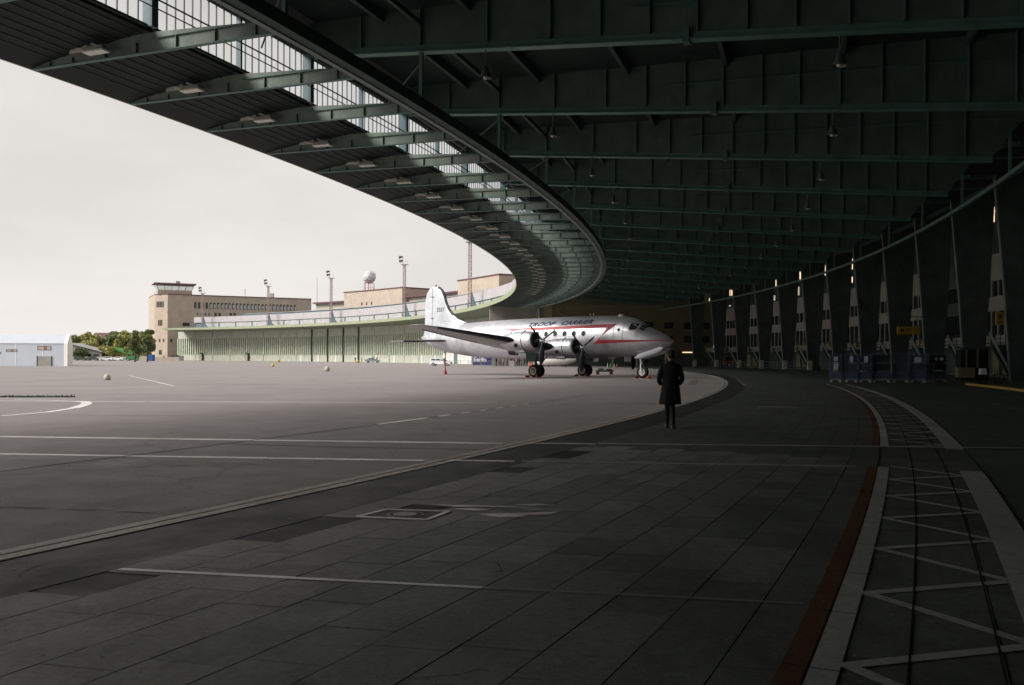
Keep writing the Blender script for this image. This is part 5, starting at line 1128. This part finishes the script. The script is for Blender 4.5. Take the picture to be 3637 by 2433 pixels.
tl_ = [((u-1172)/2061.*y, y, h, r_, ms, lb) for u, y, h, r_, ms, lb in [
 (171, 322, 9.0, 3.2, ('leaf_c', 'leaf_a'), 'dark tree right behind the tent hall gable'), (186, 326, 8.4, 3.4, ('leaf_a', 'leaf_c'), 'mid green tree, second from the tent hall'), (202, 324, 10.4, 3.6, ('leaf_a', 'leaf_b'), 'pointed tree, third from the tent hall'),
 (214, 316, 7.4, 3.6, ('leaf_b', 'leaf_b'), 'low golden tree above the shed roof'), (232, 328, 8.0, 3.2, ('leaf_b', 'leaf_a'), 'yellow-green tree in front of the dark house roof'), (250, 330, 9.6, 3.6, ('leaf_c', 'leaf_a'), 'dark tree right of the house roof'), (266, 326, 10.9, 3.4, ('leaf_c', 'leaf_a'), 'tall dark tree left of the tallest crown'),
 (284, 324, 11.2, 3.8, ('leaf_a', 'leaf_b'), 'tallest tree with pale top, above the green slope'), (302, 326, 9.2, 3.2, ('leaf_c', 'leaf_a'), 'dark green tree right of the tallest one'), (320, 324, 10.0, 3.4, ('leaf_a', 'leaf_c'), 'green tree with a round top, second from the tower'), (336, 322, 9.6, 2.6, ('leaf_a', 'leaf_b'), 'tree touching the left wall of the tower'),
 (182, 304, 4.2, 2.0, ('leaf_c',), 'small round bush tree in front of the shed'), (331, 306, 4.8, 2.4, ('leaf_b', 'leaf_a'), 'low pale bush beside the cream container'), (246, 308, 4.6, 2.8, ('leaf_b',), 'yellow-green bush left of the green slope'), (305, 312, 5.4, 2.6, ('leaf_b', 'leaf_a'), 'bush right of the green slope'), (322, 314, 5.6, 2.4, ('leaf_c',), 'dark bush behind the cream container')]]
for i, (x, y, h, r, ms, lb) in enumerate(tl_): tree(x, y, h, r, ms, lb, 11+i)
for i, (x, y, s_, lb) in enumerate([(-100.5, 240, 1.3, 'far tree top showing above the tent hall roof, left'), (-97.2, 240, 1.6, 'far tree top showing above the tent hall roof, right')]): tree(x, y, 8.6+s_*.5, s_, ('leaf_c', 'leaf_a'), lb, 40+i)

# ================================================================== RIGHT SIDE: roll containers, railings, signs
def roll(x, y, wd, h, m_, lb, papers=(), rz=-20, slats=False):
    t = empty('roll_container', (x, y, 0), R_(rz)); tag(t, lb, 'roll container', 'roll containers parked in a row under the canopy')
    MB().box(-wd/2, wd/2, -.35, .35, .16, .24).build('base', 'galv', t)
    fr = MB()
    for sx_ in (-1, 1):
        for sy_ in (-1, 1): fr.beam((sx_*wd/2, sy_*.35, .16), (sx_*wd/2, sy_*.35, h), .05, .05)
    for z in (h, h*.66, h*.36):
        for sy_ in (-1, 1): fr.beam((-wd/2, sy_*.35, z), (wd/2, sy_*.35, z), .04, .04)
        for sx_ in (-1, 1): fr.beam((sx_*wd/2, -.35, z), (sx_*wd/2, .35, z), .04, .04)
    fr.build('frame', 'blue_box', t)
    for k, z in enumerate((.26, .26+(h-.3)/3, .26+2*(h-.3)/3)): MB().box(-wd/2+.05, wd/2-.05, -.31, .31, z, z+(h-.3)/3-.06).build('crate', m_ if k else 'blue_box', t)
    for i_, (px_, pz, pw, ph_) in enumerate(papers): MB().box(px_-pw/2, px_+pw/2, -.365, -.355, pz-ph_/2, pz+ph_/2).build('paper_sheet', 'paper', t)
    if slats:
        for k in range(9): MB().box(-wd/2+.03+k*(wd-.06)/8-.012, -wd/2+.03+k*(wd-.06)/8+.012, -.37, -.355, .2, h-.1).build('slat', 'galv', t)
    for sx_ in (-1, 1): 
        for sy_ in (-1, 1): MB().tube((sx_*(wd/2-.08), sy_*.28-.03, .08), (sx_*(wd/2-.08), sy_*.28+.03, .08), .08, .08, 12).build('castor', 'white_paint', t)
roll(22.35, 62.2, .72, 1.95, 'blue_dark', 'roll container at the left end of the row, with two papers', [(-.0, 1.62, .26, .3), (.02, 1.2, .3, .34), (0, .95, .28, .2)], -17)
roll(23.35, 62.0, .78, 1.95, 'blue_dark', 'second roll container in the row, with one white paper', [(0, 1.6, .22, .42)], -17)
roll(24.25, 61.8, .74, 1.95, 'blue_dark', 'third roll container in the row, with one white paper', [(.02, 1.6, .24, .42)], -17)
roll(25.35, 61.8, 1.1, 2.0, 'black_plastic', 'fourth roll container in the row, wide and all dark', [], -17)
roll(26.65, 61.8, .95, 1.98, 'blue_dark', 'fifth roll container in the row, with a narrow bright strip', [(-.44, 1.55, .07, .5)], -17)
roll(27.8, 61.7, .92, 2.0, 'blue_dark', 'sixth roll container in the row, with a lettered white sheet', [(-.03, 1.58, .46, .34)], -17)
roll(29.0, 62.6, .62, 1.35, 'black_plastic', 'low slatted roll cage near the right end of the row', [], -17, True)
roll(30.3, 64.2, 1.2, 2.0, 'black_plastic', 'last roll container at the right end of the row, two blue papers', [(-.1, 1.65, .16, .2), (.25, 1.65, .22, .2)], -17)
def railing(f0, f1, R, lb, h=1.1, step=.28):
    t = empty('railing', pp(R, (f0+f1)/2), world=True); tag(t, lb, 'railing'); n = max(2, int((f1-f0)/step))
    for z in (h, h*.55, .2): MB().profile([(R-.02, z-.02), (R+.02, z-.02), (R+.02, z+.02), (R-.02, z+.02)], f0, f1, n).build('rail', 'galv', t)
    for k in range(n+1): q = pp(R, f0+(f1-f0)*k/n); MB().beam((q.x, q.y, 0), (q.x, q.y, h), .04, .04).build('post', 'galv', t)
railing(1.3, 9.6, 284.9, 'long grey pipe railing in front of the fire engines'); railing(-7.9, -7.25, 285.6, 'short pipe railing left of the second nearest column', 1.1, .2); railing(-15.5, -13.6, 283.0, 'pipe railing at the right edge behind the yellow kerb', 1.1, .4)
sg = empty('sign', (33.2, 75.4, 0), R_(0)); tag(sg, 'wide yellow hanging direction sign with a small arrow', 'sign')
MB().box(-.95, .95, -.04, .04, 3.72, 4.36).build('board', 'sign_yellow', sg)
for x in (-.7, .7): MB().beam((x, 0, 4.36), (x, 0, 5.2), .03, .03).build('hanger', 'steel_dark', sg)
MB().beam((-.95, 0, 5.2), (2.6, 1.2, 5.2), .06, .06).build('bracket', 'steel_dark', sg)
MB().box(-.68, -.45, -.055, -.04, 3.92, 4.16).build('pictogram', 'black_plastic', sg); MB().beam((.5, -.05, 4.04), (.8, -.05, 4.04), .01, .04).build('arrow', 'black_plastic', sg); MB().beam((.68, -.05, 4.14), (.8, -.05, 4.04), .01, .04).build('arrow', 'black_plastic', sg); MB().beam((.68, -.05, 3.94), (.8, -.05, 4.04), .01, .04).build('arrow', 'black_plastic', sg)
for z, x1 in ((4.1, .3), (3.96, .1)): MB().box(-.3, x1, -.055, -.04, z, z+.05).build('text_bar', 'black_plastic', sg)
def sign2(k, R, f, z, w_, h, m_, lb):
    q = pp(R, f); t = empty('sign', (q.x, q.y, 0)); tag(t, lb, 'sign'); MB().box(-w_/2, w_/2, -.04, .04, z, z+h).build('board', m_, t); MB().box(-w_*.28, w_*.25, -.05, -.04, z+h*.45, z+h*.8).build('pictogram', 'brown_window', t); MB().box(-w_*.28, w_*.28, -.05, -.04, z+h*.18, z+h*.28).build('text_bar', 'brown_window', t); MB().beam((w_/2, 0, z+h*.8), (w_/2+.5, .1, z+h*.8), .04, .04).build('bracket', 'steel_dark', t)
sign2(0, 285.15, -10.95, 4.15, .62, .95, 'sign_yellow', 'orange-yellow square sign on the nearest visible column')
sign2(0, 285.3, -6.85, 3.05, .28, .5, 'sign_yellow', 'small yellow sign on the column behind the fifth roll container')
for i, (f, z) in enumerate(((-2.8, 3.0), (-.75, 3.3), (1.25, 3.4), (3.3, 2.9))): sign2(0, 285.3, f, z, .35, .55, 'sign_yellow', 'small yellow sign on the %s column beyond the roll containers' % ORD[i])
rc = empty('loaded_bicycle', (31.7, 59.6, 0), R_(-10)); tag(rc, 'bicycle with a pale bag leaning near the nearest column, behind the yellow kerb', 'bicycle')
for x in (-.5, .5):
    mb = MB()
    for k in range(20): a0, a1 = 2*math.pi*k/20, 2*math.pi*(k+1)/20; mb.beam((x+.33*math.cos(a0), 0, .34+.33*math.sin(a0)), (x+.33*math.cos(a1), 0, .34+.33*math.sin(a1)), .04, .04, (0, 1, 0))
    mb.build('wheel', 'rubber', rc)
mb = MB()
for a, b in (((-.5, .34), (-.1, .34)), ((-.1, .34), (-.22, .85)), ((-.2, .8), (.38, .82)), ((-.1, .34), (.38, .75)), ((.5, .34), (.36, .95)), ((-.5, .34), (-.2, .75))): mb.beam((a[0], 0, a[1]), (b[0], 0, b[1]), .03, .03, (0, 1, 0))
mb.build('frame', 'car_dark', rc); MB().box(-.36, -.1, -.06, .06, .86, .92).build('saddle', 'rubber', rc); MB().beam((.36, -.25, 1.0), (.36, .25, 1.0), .03, .03).build('handlebar', 'steel_dark', rc); MB().loft([[(-.7, -.22, .62), (-.3, -.22, .62), (-.3, .22, .62), (-.7, .22, .62)], [(-.66, -.2, 1.02), (-.34, -.2, 1.02), (-.34, .2, 1.02), (-.66, .2, 1.02)]]).build('bag', 'paper', rc)
ds = empty('document_kiosk', (34.9, 68.0, 0), R_(-12)); tag(ds, 'lit beige guard booth with windows beside the nearest column', 'booth')
MB().box(-1.1, -.15, -.8, .8, .25, 1.0).build('lower_wall', 'pier_yellow', ds); MB().box(-1.15, .9, -.8, .8, 2.35, 2.5).build('roof', 'steel_dark', ds); MB().box(-1.1, .85, -.7, .7, .05, 2.35).build('window', 'window_dark', ds)
for x in (-.72, .05, .85): MB().box(x-.05, x+.05, -.82, -.70, 1.0, 2.35).build('mullion', 'plaster_olive', ds)
